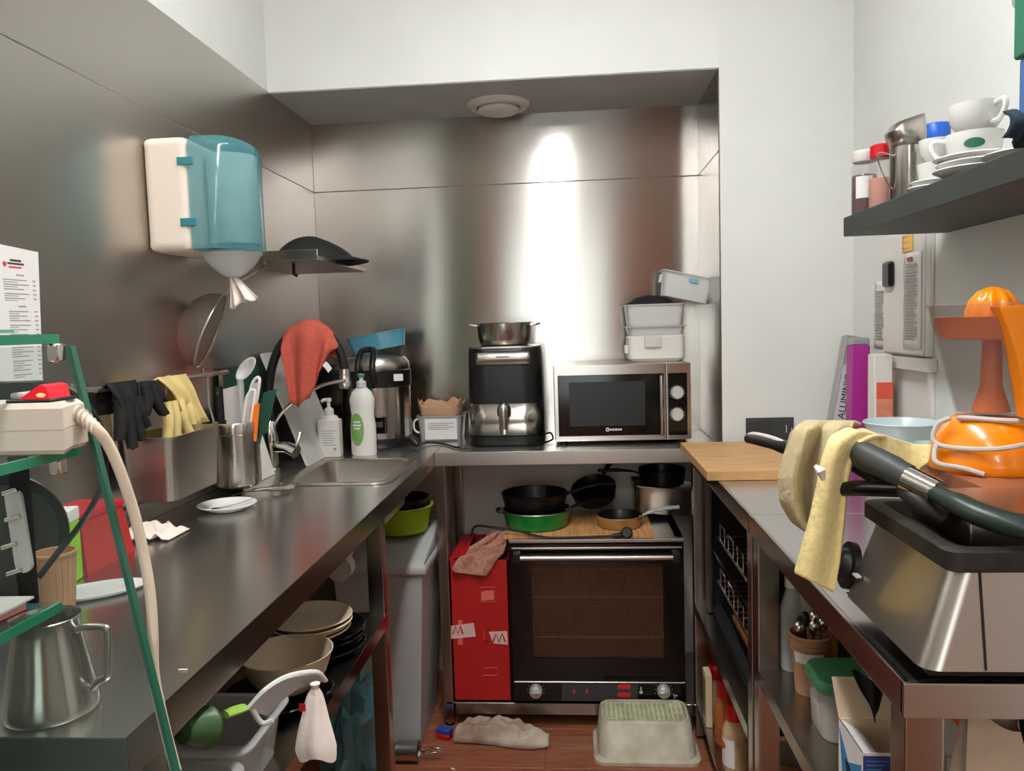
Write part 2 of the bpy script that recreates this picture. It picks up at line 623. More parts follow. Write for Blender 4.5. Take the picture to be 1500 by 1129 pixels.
# ceiling lamps: one linear fluorescent fixture, two fill lamps added out of view
def ceiling_lamp(x0, y0, x1, y1, strength, label):
    t = T('ceiling_light', label, 'light', ((x0 + x1) / 2, (y0 + y1) / 2, ZC))
    M(t).box((x0 - .02, y0 - .02, ZC - .05), (x1 + .02, y1 + .02, ZC), .006).obj('housing', WHT)
    m = mat('lamp_diffuser_%d' % int(strength * 10), (249, 252, 255), .5, emit=strength)
    M(t).box((x0, y0, ZC - .062), (x1, y1, ZC - .0495), .004).obj('diffuser', m)
    return t
ceiling_lamp(-.16, .55, -.03, 1.75, LAMP_FRONT, 'long white fluorescent ceiling light over the aisle between the counters')
ceiling_lamp(-.19, -.95, -.04, .25, FILL_MID, 'added long fill light on the ceiling above the kitchen entrance')  # unseen fill lamp, added for more light from the front
ceiling_lamp(-.24, -2.7, -.04, -1.5, FILL_REAR, 'added rear fill light on the ceiling near the window')  # unseen lamp, added to brighten the rear room in the reflections

# round air vent in the soffit
vc = at(730, 152, Z=ZS - .003)
v = T('air_vent', 'round white air vent in the grey soffit above the counter', 'vent', vc)
M(v).lathe([(.112, 0), (.112, -.006), (.104, -.014), (.082, -.018), (.076, -.012), (.076, 0)], vc, 40).obj('ring', WHT)
M(v).lathe([(0, -.010), (.05, -.010), (.072, -.016), (.075, -.024), (.066, -.032), (.04, -.037), (0, -.038)], vc, 40).obj('disc', WHT)

# ---------------------------------------------------------------- worktops and tables
def leg_box(t, x0, y0, z1, s=.040, m=STD):
    b = M(t)
    b.box((x0, y0, .012), (x0 + s, y0 + s, z1), .003)
    lg = b.obj('leg', m)
    M(t).lathe([(0, 0), (.018, 0), (.018, .008), (.012, .014), (0, .014)], (x0 + s / 2, y0 + s / 2, 0), 12).obj('foot', BLK, lg)

# left worktop with the sink let into it
SX0, SX1, SY0, SY1 = -.80, -.535, 2.085, 2.445
t = T('steel_worktop', 'long stainless steel worktop with sink along the left wall', 'counter', (-.74, 1.9, 0))
CX0, CX1, CY0, CY1 = XL + .005, -.48, .756, YB - .005
b = M(t)
xs, ys = [CX0, SX0, SX1, CX1], [CY0, SY0, SY1, CY1]
g = {}
def gv(i, j, z):
    if (i, j, z) not in g:
        g[(i, j, z)] = b.bm.verts.new((xs[i], ys[j], z))
    return g[(i, j, z)]
for i in range(3):
    for j in range(3):
        if (i, j) != (1, 1):
            b.bm.faces.new([gv(*q, HC) for q in ((i, j), (i + 1, j), (i + 1, j + 1), (i, j + 1))])
            b.bm.faces.new([gv(*q, HC - .03) for q in ((i, j + 1), (i + 1, j + 1), (i + 1, j), (i, j))])
for p, q in (((0, 0), (1, 0)), ((1, 0), (2, 0)), ((2, 0), (3, 0)), ((3, 0), (3, 1)), ((3, 1), (3, 2)), ((3, 2), (3, 3)), ((3, 3), (2, 3)), ((2, 3), (1, 3)), ((1, 3), (0, 3)), ((0, 3), (0, 2)), ((0, 2), (0, 1)), ((0, 1), (0, 0))):
    b.bm.faces.new((gv(*p, HC - .03), gv(*q, HC - .03), gv(*q, HC), gv(*p, HC)))
b.obj('top', STC)
M(t).box((CX1 - .012, CY0, HC - .05), (CX1 + .0004, 2.58, HC - .0006), .002).obj('front_lip', STD)
M(t).box((CX0, CY0 - .0004, HC - .05), (CX1, CY0 + .012, HC - .0006), .002).obj('end_lip', STD)
M(t).box((CX0, CY0, HC), (CX0 + .012, 2.95, HC + .045), .003).obj('upstand', ST)
sk = M(t)
a = rrect(SX0, SY0, SX1, SY1, .035)
rings = []
for ins, z in ((-.028, HC + .0008), (-.026, HC + .005), (-.006, HC + .005), (0, HC + .001), (.012, HC - .13), (.03, HC - .15)):
    rings.append([sk.bm.verts.new((q[0], q[1], z)) for q in rrect(SX0 + ins, SY0 + ins, SX1 - ins, SY1 - ins, .035 - ins * .5)])
for p, q in zip(rings, rings[1:]):
    for i in range(len(p)):
        sk.bm.faces.new((p[i], p[(i + 1) % len(p)], q[(i + 1) % len(p)], q[i]))
sk.bm.faces.new(rings[-1])
sink = sk.obj('sink_basin', ST, solid=.001)
M(t).lathe([(0, .002), (.028, .002), (.033, .0045), (.036, .001)], ((SX0 + SX1) / 2, (SY0 + SY1) / 2, HC - .15), 24).obj('drain', CHROME, sink)
leg_box(t, -.525, 1.865, HC - .03)
leg_box(t, -.985, 1.865, HC - .03)
leg_box(t, -.525, .80, HC - .03)
leg_box(t, -.985, .80, HC - .03)
LSZ = .668
M(t).box((XL + .006, .80, LSZ - .012), (-.482, 1.895, LSZ), .002).obj('lower_shelf', STD)
M(t).box((-.4815, .80, LSZ - .028), (-.4795, 1.864, LSZ + .008), .0007, 1).obj('shelf_edge', POL)
# waste pipe under the sink
M(t).tube([(-.67, 2.26, HC - .155), (-.67, 2.26, .78), (-.665, 2.15, .75), (-.64, 2.03, .745)], .021, 14, smooth=6).obj('waste_pipe', WHT)
M(t).lathe([(0, -.02), (.034, -.02), (.034, .02), (0, .02)], (0, 0, 0), 20, mtx=Matrix.Translation((-.64, 2.02, .745)) @ Matrix.Rotation(R(90), 4, 'X')).obj('pipe_cap', WHT)

# back table in the niche
t = T('steel_table', 'stainless steel table in the niche holding microwave above and oven below', 'table', (0, 2.8, 0))
M(t).box((-.479, 2.586, HC - .006), (XA - .006, 3.018, HC), .001, 1).obj('top', STC)
M(t).box((-.4795, 2.582, HC - .046), (XA - .006, 2.590, HC + .0004), .002).obj('front_lip', ST)
for x in (-.480, .440):
    for yy in (2.592, 2.972):
        leg_box(t, x, yy, HC - .006, .034)
M(t).box((-.470, 2.592, .078), (XA - .012, 3.01, .086), .001, 1).obj('lower_shelf', STD)
M(t).box((-.436, 2.586, .046), (.431, 2.5915, .0865), .001, 1).obj('shelf_lip', STD)

# right worktops: a far one and a near one
def right_table(name, label, y0, y1, zs, zlow=None):
    t = T(name, label, 'table', (.63, (y0 + y1) / 2, 0))
    M(t).box((.372, y0, HC - .012), (XR - .004, y1, HC), .001, 1).obj('top', STC)
    M(t).box((.366, y0 - .004, HC - .042), (.376, y1, HC + .0004), .003).obj('side_lip', STD)
    M(t).box((.366, y0 - .006, HC - .042), (XR - .004, y0 + .006, HC + .0004), .003).obj('front_lip', ST)
    for x in (.372, XR - .05):
        for yy in (y0 + .004, y1 - .05):
            leg_box(t, x, yy, HC - .012, .044)
    M(t).box((.374, y0 + .01, zs - .012), (XR - .006, y1 - .006, zs), .001, 1).obj('lower_shelf', STD)
    M(t).box((.3705, y0 + .05, zs - .03), (.3735, y1 - .05, zs + .002), .001, 1).obj('shelf_lip', STD)
    if zlow:
        M(t).box((.374, y0 + .01, zlow - .012), (XR - .006, y1 - .006, zlow), .001, 1).obj('bottom_shelf', STD)
    return t
right_table('steel_table', 'far right steel table under the bamboo board', 1.69, 2.57, .46, .12)
right_table('steel_table', 'near right steel table carrying the contact grill', .90, 1.683, .64)

# ================================================================ LEFT SIDE
# paper towel dispenser on the left wall
DX, DY, DR = -.800, 1.895, .112
t = T('towel_dispenser', 'white and teal paper towel dispenser on the left steel wall', 'dispenser', (XL + .005, DY, 1.58))
def dshape(xa, xb, r, inset=0):
    "plan outline: flat at xa, rounded nose at xb"
    pts = [(xa, DY - r + inset)]
    n = 14
    for i in range(n + 1):
        a = -PI / 2 + PI * i / n
        pts.append((xb - .085 + (.085 - inset) * math.cos(a), DY + (r - inset) * math.sin(a)))
    pts.append((xa, DY + r - inset))
    return pts
M(t).box((XL + .005, DY - DR, 1.578), (-.885, DY + DR, 1.842), .022, 4).obj('back_case', CREAM)
cv = M(t)
levels = [(1.578, .006), (1.582, .0), (1.82, 0), (1.838, .010), (1.848, .028)]
rings = [[cv.bm.verts.new((x, y, z)) for x, y in dshape(-.8845, -.762, DR - .001, ins)] for z, ins in levels]
for p, q in zip(rings, rings[1:]):
    for i in range(len(p) - 1):
        cv.bm.faces.new((p[i], p[i + 1], q[i + 1], q[i]))
cv.bm.faces.new(rings[-1])
cv.bm.faces.new(rings[0][::-1])
cover = cv.obj('cover', TEAL)
for z in (1.635, 1.775):
    M(t).box((-.908, DY - DR - .003, z), (-.87, DY - DR + .003, z + .018), .002).obj('clip', TEALD, cover)
M(t).lathe([(.022, 1.60), (.058, 1.60), (.060, 1.603), (.060, 1.81), (.058, 1.813), (.022, 1.813)], (-.826, DY, 0), 28).obj('paper_roll', TISSUE)
M(t).lathe([(.074, 1.582), (.072, 1.574), (.066, 1.57), (.062, 1.562), (.050, 1.546), (.032, 1.530), (.018, 1.522), (.012, 1.521), (.010, 1.525)], (-.838, DY, 0), 28).obj('nozzle', CLEARM)
pa, pb = Vector((-.842, DY, 1.528)), at(356, 444, Y=DY - .02)
def tail(u, v):
    w = .012 + .052 * u ** 1.2
    p = pa.lerp(pb, u)
    s = (v - .5) * w * 1.1
    return p + Vector((s * .95, .014 * math.sin(v * 15) * (.3 + u) , s * .30 - .004 * math.sin(v * 24) * u))
M(t).grid(tail, 10, 24).obj('paper_tail', TISSUE, solid=.0012)

# small steel wall shelf behind the dispenser with a folded cap on it
t = T('wall_shelf', 'small steel wall shelf with a raised lip behind the towel dispenser', 'shelf', (-.86, 2.45, 1.585))
M(t).box((XL + .005, 2.20, 1.584), (-.722, 2.72, 1.588), .001, 1).obj('shelf_board', ST)
M(t).box((XL + .005, 2.198, 1.584), (-.722, 2.201, 1.614), .001, 1).obj('end_lip', STD)
M(t).box((-.7245, 2.20, 1.584), (-.7215, 2.72, 1.596), .001, 1).obj('front_lip', ST)
M(t).tube([(-.83, 2.30, 1.584), (-.83, 2.30, 1.553), (-.82, 2.30, 1.548)], .005, 8).obj('hook', BLK)
t = T('cap', 'folded black cap with a stiff brim lying on the steel wall shelf', 'cap', (-.78, 2.5, 1.588))
cc = Vector((-.81, 2.44, 1.5885))
def capf(u, v):
    a = 2 * PI * u
    r = math.sin(v * PI / 2)
    z = .090 * math.cos(v * PI / 2) ** .8
    x = .125 * r * math.cos(a)
    y = .10 * r * math.sin(a)
    z *= 1 - .45 * max(0, x / .13) + .06 * math.sin(5 * a) * r
    return cc + Vector((x, y, z))
M(t).grid(capf, 32, 10).obj('crown', BLKM, solid=.002)
def brim(u, v):
    a = -1.15 + 2.3 * u
    r = .085 + .085 * v * math.cos(a * .8)
    return cc + Vector((r * math.cos(a), .95 * r * math.sin(a), .020 - .022 * v + .012 * math.cos(a)))
M(t).grid(brim, 16, 6).obj('brim', BLKM, solid=.003)
M(t).box((-.806, 2.364, 1.612), (-.770, 2.368, 1.622), .001, 1).obj('badge', LGREY)

# menu sheet taped on the left wall
t = T('menu_sheet', 'white printed price list taped on the left steel wall', 'paper', (XL + .005, 1.28, 1.30))
xw = XL + .0055
M(t).hexa([(xw, 1.17, 1.292), (xw + .0012, 1.17, 1.292), (xw + .0012, 1.384, 1.298), (xw, 1.384, 1.298)], [(xw, 1.17, 1.555), (xw + .0012, 1.17, 1.555), (xw + .0012, 1.398, 1.543), (xw, 1.398, 1.543)]).obj('sheet', PAPER)
pr = M(t)
def line(y0, y1, z, h=.0022):
    pr.box((xw + .0012, y0, z - h / 2), (xw + .0015, y1, z + h / 2))
random.seed(5)
z = 1.497
for blk in (5, 6, 7):
    line(1.335, 1.355, z, .003)
    z -= .009
    for i in range(blk):
        line(1.302 + .008 * (blk > 5), 1.352 + random.random() * .014, z)
        if i % 3 != 2:
            line(1.302 + .008 * (blk > 5), 1.33 + random.random() * .01, z - .004, .0016)
        line(1.376, 1.384, z, .0026)
        line(1.20, 1.24 + random.random() * .03, z)
        z -= .0082
    z -= .006
pr.obj('printed_lines', PRINT, kind='stuff')
b = M(t)
b.box((xw + .0012, 1.315, 1.515), (xw + .0015, 1.357, 1.5185)).box((xw + .0012, 1.322, 1.5205), (xw + .0015, 1.35, 1.5245))
b.obj('logo_lettering', PRINTD)
b = M(t)
b.prism([(.003 * math.cos(a) * (2 if i % 2 else 1.2), .003 * math.sin(a) * (2 if i % 2 else 1.2)) for i, a in enumerate([2 * PI * k / 10 for k in range(10)])], 0, .0003, mtx=frame((xw + .0012, 1.308, 1.515), (0, 1, 0), (0, 0, 1)))
b.box((xw + .0012, 1.318, 1.509), (xw + .0015, 1.35, 1.512))
b.obj('logo_mark', mat('logo_red', (215, 50, 80), .7))
M(t).box((xw + .0012, 1.27, 1.394), (xw + .0016, 1.318, 1.400)).obj('green_band', mat('menu_green', (90, 170, 140), .8))

# rail with bracket, gloves, container, utensil cup
ra, rb = at(120, 556, X=-.945), at(316, 535, X=-.945)
RZ = 1.278
t = T('hanging_rail', 'steel hanging rail with square wall plates on the left wall', 'rail', (-.95, 1.8, RZ))
M(t).tube([(-.945, 1.47, RZ), (-.945, 2.06, RZ)], .006, 10).obj('bar', ST)
for y in (1.495, 2.045):
    M(t).box((XL + .0045, y - .028, RZ - .014), (XL + .009, y + .028, RZ + .014), .002).obj('wall_plate', ST)
    M(t).box((XL + .009, y - .006, RZ - .006), (-.944, y + .006, RZ + .004), .002).obj('bracket', ST)
M(t).box((-.958, 2.035, RZ - .20), (-.948, 2.041, RZ), .001, 1).obj('hanger_strip', ST)
M(t).box((-.958, 1.535, RZ - .13), (-.948, 1.543, RZ), .001, 1).obj('hanger_strip', ST)

def glove(name, label, y0, m, fingers, drop, x=-.945, seed=0, w=.10, lean=0):
    t = T(name, label, 'gloves', (x, y0, RZ - drop), group=None)
    def body(u, v):
        # u across (Y), v from the back hem over the rail down the front
        y = y0 + (u - .5) * w * (1 + .25 * math.sin(v * 4 + seed)) + lean * max(0, v - .3)
        s = v * (drop + .06) - .06
        if s < 0:
            p = Vector((x - .012 - .004 * math.sin(u * 9 + seed), y, RZ + .006 + s))
        else:
            p = Vector((x + .010 + .012 * math.sin(min(1, s / .05) * PI / 2) + .007 * math.sin(u * 11 + seed) * min(1, s / .04), y, RZ + .010 - s))
        return p
    M(t).grid(body, 14, 12).obj('cuff', m, solid=.004)
    for i, (dy, ln, bx, by) in enumerate(fingers):
        p0 = Vector((x + .022, y0 + dy, RZ - drop * .62))
        p1 = p0 + Vector((bx * .4, by * .4, -ln * .55))
        p2 = p0 + Vector((bx, by, -ln))
        M(t).tube([p0 + Vector((-.004, 0, .03)), p0, p1, p2, p2 + Vector((0, 0, -.006))], [.012, .0135, .0125, .0115, .004], 10, smooth=4).obj('finger', m)
    return t
glove('rubber_gloves', 'black rubber gloves draped over the rail, left of the yellow ones', 1.545, BLKM, [(-.03, .05, 0, -.01), (-.006, .07, .008, -.004), (.018, .06, .01, .006), (.04, .035, .004, .012)], .085, seed=1, w=.095)
glove('rubber_gloves', 'crumpled black rubber glove over the rail beside the yellow gloves', 1.635, BLKM, [(-.02, .03, 0, -.012), (.015, .035, .012, .01)], .055, seed=3, w=.09)
glove('rubber_gloves', 'yellow rubber gloves hanging over the rail above the steel container', 1.745, YELGLOVE, [(-.045, .085, -.004, -.012), (-.016, .095, .0, .0), (.016, .06, .012, .016), (.05, .07, .006, .022)], .125, seed=2, w=.135, lean=.12)

t = T('steel_container', 'rectangular stainless container hanging from the rail under the yellow gloves', 'container', (-.90, 1.70, 1.03))
tub(M(t), -.965, 1.565, -.845, 1.79, 1.03, 1.168, .0015, .02, .006, .004).obj('body', ST)
for y in (1.60, 1.76):
    M(t).tube([(-.962, y, 1.165), (-.962, y, 1.20), (-.955, y, 1.285), (-.945, y, 1.287)], .0028, 6).obj('hanger_hook', ST)

uc = at(347, 655, X=-.885)
UY, UX = uc.y, uc.x
t = T('utensil_cup', 'round steel cup of kitchen utensils hanging beside the sink', 'cup', (UX, UY, .985))
M(t).lathe([(0, .985), (.050, .985), (.056, .99), (.058, 1.0), (.058, 1.122), (.0605, 1.124), (.0605, 1.15), (.059, 1.153), (.056, 1.153), (.056, 1.0), (.05, .99), (0, .99)], (UX, UY, 0), 36).obj('body', STV)
M(t).tube([(UX - .055, UY, 1.14), (UX - .07, UY, 1.20), (-.952, UY, 1.286), (-.945, UY, 1.287)], .003, 6).obj('hanger_hook', ST)
B0 = Vector((UX, UY, 1.0))
def up(dx, dy, px, py):
    "from a foot inside the cup to the photographed head of a utensil"
    return B0 + Vector((dx, dy, 0)), at(px, py, Y=UY + dy * 1.5)
a, e = up(.01, .012, 352, 555)
h = at(366, 528, Y=UY + .02)
t = T('ladle', 'clear plastic serving spoon standing tall in the utensil cup', 'utensil', a)
M(t).tube([a, a.lerp(e, .6), e], [.006, .007, .009], 8, smooth=4).obj('handle', CLEARP)
def bowl(u, v):
    an, r = 2 * PI * u, v
    d = (h - e).normalized()
    sd = Vector((.9, -.3, .0)).normalized()
    return e.lerp(h, .55) + d * (.036 * r * math.cos(an)) + sd * (.026 * r * math.sin(an)) + Vector((.15, -1, .3)) * (.012 * (r * r - 1))
M(t).grid(bowl, 20, 5).obj('bowl', CLEARM, solid=.002)
a, e = up(-.035, 0, 320, 566)
t = T('knife', 'black handled knife with rivets in the utensil cup', 'knife', a)
M(t).tube([a.lerp(e, .45), a.lerp(e, .8), e], [.010, .0105, .011], 8, smooth=3).obj('handle', BLK)
M(t).ribbon([a, a.lerp(e, .5)], (.012, .0, .005), .0016).obj('blade', CHROME)
for k in (.62, .78, .93):
    q = a.lerp(e, k)
    M(t).lathe([(0, 0), (.0035, 0), (.0035, .001), (0, .0014)], (0, 0, 0), 8, mtx=frame(q + Vector((0, -.0105, 0)), (1, 0, 0), (0, 0, 1))).obj('rivet', CHROME)
for nm, lab, dx, dy, px, py, m, w in (
        ('spatula', 'wide white plastic scraper at the back of the utensil cup', -.012, .03, 338, 567, WHT, .055),
        ('spatula', 'dark green slanted spatula blade at the right of the utensil cup', .028, .01, 396, 572, GREENB, .036),
        ('spatula', 'orange silicone spatula low in the utensil cup', .032, -.012, 374, 592, ORANGED, .024)):
    a, e = up(dx, dy, px, py)
    d = (e - a).normalized()
    t = T(nm, lab, 'utensil', a)
    M(t).tube([a, a.lerp(e, .55)], .005, 8).obj('handle', m)
    M(t).ribbon([a.lerp(e, .5), a.lerp(e, .62), a.lerp(e, .9), e], (w, 0, w * .25), .004).obj('blade', m)
for lab, dx, dy, px, py in (('tall white looped handle leaning right in the utensil cup', .0, .012, 375, 556), ('shorter white looped handle in front in the utensil cup', .006, -.012, 368, 574)):
    a, e = up(dx, dy, px, py)
    d = (e - a).normalized()
    s = Vector((.012, 0, .006))
    a = a.lerp(e, .35)
    t = T('peeler', lab, 'utensil', a)
    M(t).tube([a - s * .8, a.lerp(e, .8) - s, e - s * .5, e + s * .7, a.lerp(e, .8) + s, a + s * .8], .0045, 8, smooth=5).obj('loop_handle', WHT)
    M(t).ribbon([a, e - d * .008], s * 1.2, .003).obj('grip', GREYP)

# mesh strainer hanging behind the dispenser
sa, sb = at(331, 433, Y=1.99), at(286, 538, Y=1.93)
sc_ = (sa + sb) / 2
ax = (sb - sa).normalized()
rad = (sb - sa).length / 2
nrm = Vector((-.85, -.3, -.1))
nrm = (nrm - ax * nrm.dot(ax)).normalized()
oth = ax.cross(nrm).normalized()
t = T('mesh_strainer', 'round wire mesh strainer hanging from the wall shelf hook', 'strainer', sc_)
def hemi(u, v):
    a, b = 2 * PI * u, v * PI / 2
    return sc_ + (ax * math.cos(a) + oth * math.sin(a) * .8) * rad * math.sin(b) + nrm * rad * .8 * math.cos(b)
M(t).grid(hemi, 32, 10).obj('mesh_bowl', glassy('wire_mesh', (120, 108, 98), .52, .4))
M(t).tube([sc_ + (ax * math.cos(2 * PI * i / 40) + oth * math.sin(2 * PI * i / 40) * .8) * rad for i in range(40)], .0035, 8, closed=True).obj('rim', ST)
M(t).tube([sa, sa + Vector((.004, .05, .03)), Vector((-.885, 2.20, 1.565)), Vector((-.885, 2.215, 1.583))], .004, 8, smooth=5).obj('handle', ST)

# cutting boards leaning against the left wall
def leaning(name, label, y0, y1, xt, zt, xb, m, th=.008, slant=0, zb=.9615):
    t = T(name, label, 'cutting board', ((xt + xb) / 2, (y0 + y1) / 2, zb))
    d = Vector((xt - xb, 0, zt - zb)).normalized()
    n = Vector((d.z, 0, -d.x)) * th
    M(t).hexa([(xb, y0, zb), (xb + n.x, y0, zb), (xb + n.x, y1, zb), (xb, y1, zb)], [(xt, y0 + slant, zt), (xt + n.x, y0 + slant, zt + n.z), (xt + n.x, y1 + slant, zt + n.z), (xt, y1 + slant, zt)]).obj('board', m)
    return t
leaning('cutting_board', 'dark green cutting board leaning behind the utensil cup', 2.10, 2.36, -.987, 1.285, -.962, GREENB)
leaning('cutting_board', 'large pale grey cutting board leaning behind the faucet', 2.36, 2.68, -.974, 1.315, -.845, LGREY, .010)
t = leaning('cutting_board', 'small white cutting board with a yellow stain below the utensil cup', 2.03, 2.24, -.965, 1.18, -.905, WHT, .008)
M(t).blob((-.908, 2.12, 1.03), (.0025, .035, .03), .2).obj('stain', mat('yellow_stain', (226, 214, 130), .6))

# faucet with the black hose arch
FX, FY = -.925, 2.29
t = T('faucet', 'chrome sink faucet with black arched spray hose', 'faucet', (FX, FY, HC))
M(t).lathe([(0, 0), (.026, 0), (.026, .006), (.021, .012), (.0205, .07), (.023, .08), (.023, .105), (.018, .118), (.015, .15), (.012, .155), (0, .156)], (FX, FY, HC), 24).obj('body', CHROME)
M(t).tube([(FX, FY, HC + .075), at(420, 655, Y=FY), at(434, 662, Y=FY - .01)], [.017, .018, .021], 14).obj('mixer', CHROME)
M(t).tube([at(432, 660, Y=FY - .01), at(438, 640, Y=FY - .01), at(440, 632, Y=FY - .01)], [.006, .0055, .007], 8).obj('lever', CHROME)
M(t).tube([at(*p, Y=FY) for p in ((398, 640), (404, 618), (420, 597), (445, 578), (475, 563), (506, 557))], .0055, 10, smooth=5).obj('spout_arm', CHROME)
hose = [at(*p, Y=FY + .02) for p in ((397, 622), (393, 590), (397, 545), (410, 508), (432, 486), (458, 479), (482, 490), (498, 514), (505, 542))]
M(t).tube(hose, .0135, 12, smooth=6).obj('hose', BLK)
q = hose[-1]
M(t).lathe([(0, .004), (.015, .004), (.016, -.03), (.018, -.034), (.018, -.05), (.013, -.056), (0, -.056)], q, 18).obj('spray_nozzle', CHROME)

# orange cloth over the hose
t = T('cleaning_cloth', 'orange cleaning cloth draped over the black faucet hose', 'cloth', at(455, 545, Y=FY))
spine = spline([at(*p, Y=FY + .02) for p in ((418, 497), (432, 484), (458, 477), (482, 489), (497, 512))], 10)
lens = [.24, .285, .27, .18, .085]
def clothf(u, v):
    k = u * (len(spine) - 1)
    i = min(int(k), len(spine) - 2)
    p = spine[i].lerp(spine[i + 1], k - i)
    d = Vector((0, 0, 1))
    f = u * 4
    j = min(int(f), 3)
    ln = lens[j] + (lens[j + 1] - lens[j]) * (f - j)
    s = (v - .30) * ln * 1.45
    fold = math.sin(u * 15 + v * 2)
    rw_ = .0185
    arc = PI * rw_
    if s < 0:
        return p + Vector((0, rw_ + .004 * fold, s * .9))
    if s < arc:
        a = s / rw_
        return p + Vector((0, rw_ * math.cos(a), rw_ * math.sin(a)))
    s2 = s - arc
    q = p + Vector((0, -rw_ - .010 * (1 + fold) * min(1, s2 / .03) - .01 * v, -s2))
    mid = at(447, 560, Y=FY)
    pinch = max(0, v - .55) * .8
    q.x += (mid.x - q.x) * pinch
    return q
M(t).grid(clothf, 36, 22).obj('cloth', ORCLOTH, solid=.003)
q = at(475, 532, Y=FY - .03)
M(t).ribbon([q, q + Vector((.012, -.004, -.012)), q + Vector((.018, -.004, -.022))], (.012, 0, .012), .001).obj('label_tag', PAPER)

# soap dispenser and detergent bottle
q = at(485, 668, Z=HC + .0005)
t = T('soap_dispenser', 'white square hand soap dispenser with pump beside the sink', 'bottle', q)
b = L()
b.prism(rrect(-.038, -.026, .038, .026, .012), 0, .125, bev=.004)
b.lathe([(.03, .125), (.024, .137), (.016, .14), (0, .14)], seg=24, sx=1.1, sy=.8)
b.obj('body', WHT, t)
L().lathe([(.016, .139), (.016, .158), (.010, .164), (.006, .166), (.006, .184), (.010, .186), (.010, .196), (0, .198)], seg=18).obj('collar', WHT, t)
L().tube([(0, 0, .191), (-.012, -.005, .192), (-.022, -.01, .186)], .0055, 8).obj('nozzle', WHT, t)
L().box((-.020, -.0268, .02), (.034, -.0255, .10), .0004, 1).obj('label', PAPER, t)
b = L()
for i in range(7):
    b.box((-.016, -.0271, .088 - i * .008), (.026 - (i % 3) * .006, -.0265, .0905 - i * .008))
b.box((.018, -.0271, .024), (.028, -.0265, .032))
b.obj('print', PRINT, t)
q = at(534, 666, Z=HC + .0005)
t = T('detergent_bottle', 'tall white detergent bottle with a green oval label by the sink', 'bottle', q)
L().lathe([(0, 0), (.040, 0), (.043, .006), (.043, .10), (.038, .135), (.041, .165), (.043, .19), (.034, .212), (.020, .226), (.016, .230), (0, .231)], seg=32, sy=.68).obj('body', WHT, t)
L().lathe([(.0165, .229), (.0165, .246), (.013, .25), (.007, .252), (.007, .262), (.011, .264), (.009, .274), (0, .275)], seg=20).obj('cap', LGREY, t)
L().lathe([(.0112, .264), (.0125, .266), (.0125, .272), (.011, .274)], seg=16).obj('cap_ring', mat('green_cap', (60, 140, 80), .4), t)
def lab(u, v):
    a, r = 2 * PI * u, v
    x = -.014 + .024 * r * math.cos(a)
    z = .09 + .055 * r * math.sin(a)
    yy = -.68 * math.sqrt(max(0, .0432 ** 2 - x * x)) - .0012
    return Vector((x, yy, z))
L().grid(lab, 28, 4).obj('label', mat('label_green', (120, 170, 90), .5), t)
b = L()
for i, w in enumerate((.026, .03, .022)):
    b.grid(lambda u, v, i=i, w=w: Vector((-.014 + (u - .5) * w, -.68 * math.sqrt(.0432 ** 2 - (-.014 + (u - .5) * w) ** 2) - .0016, .112 - i * .011 + v * .006)), 6, 1)
b.obj('label_print', PAPER, t)

# rice cookers
def cooker(label, c, r, h, m_body, lidm, panel_deg, group=None):
    t = T('rice_cooker', label, 'rice cooker', c)
    L().lathe([(0, 0), (r * .96, 0), (r, .012), (r * 1.01, .03), (r * 1.0, .034), (0, .034)], seg=40).obj('base', BLK, t)
    L().lathe([(r * .99, .034), (r * .99, h * .66), (0, h * .66)], seg=40).obj('body', m_body, t)
    L().lathe([(r * .99, h * .66), (r * 1.025, h * .67), (r * 1.03, h * .84), (r * .99, h * .85), (0, h * .85)], seg=40).obj('collar', BLK, t)
    L().lathe([(r * .985, h * .85), (r * 1.0, h * .87), (r * .98, h * .93), (r * .86, h * .985), (r * .5, h * 1.0), (0, h * 1.0)], seg=40).obj('lid', lidm, t)
    return t
rc = (at(553, 600, Y=2.80).x, 2.80, HC + .001)
t = cooker('steel rice cooker with black handle on the worktop behind the detergent', rc, .124, .325, STV, ST, 0)
L().tube([(-.035, -.125, .232), (-.03, -.135, .285), (-.028, -.10, .335), (-.02, -.07, .348), (.012, -.07, .348), (.02, -.10, .335), (.022, -.135, .285), (.025, -.127, .232)], .011, 10, smooth=5).obj('handle', BLK, t)
L().box((-.030, -.136, .215), (.020, -.118, .26), .006).obj('latch', BLK, t)
L().box((.062, -.118, .238), (.095, -.098, .262), .002, mtx=Matrix.Rotation(R(18), 4, 'Z') @ Matrix.Translation((-.010, -.020, 0))).obj('sticker', PAPER, t)
b = L().box((-.022, -.132, .055), (.062, -.108, .115), .006)
pn = b.obj('control_panel', BLKG, t)
L().box((.022, -.1335, .078), (.05, -.1315, .098), .001, 1).obj('display', mat('panel_grey', (70, 66, 64), .3), pn)
c2 = at(484, 600, Y=2.93)
t = cooker('darker rice cooker standing in the corner behind the soap dispenser', (-.900, 2.925, HC + .001), .088, .30, DKST, BLK, 0)
L().box((-.03, -.103, .06), (.03, -.08, .15), .006).obj('control_panel', BLKG, t)
# blue box on the cooker lid
q = at(552, 508, Y=2.80)
t = T('plastic_box', 'blue translucent plastic box lying on top of the rice cooker', 'container', (q.x, 2.84, HC + .326), rz=.12)
b = L()
tub(b, -.105, -.05, .105, .05, 0, .06, .002, .015, .012, .004)
b.obj('box', BLUEC, t)
t.rotation_euler = (0, R(-9), .12)
t.location.z += .022

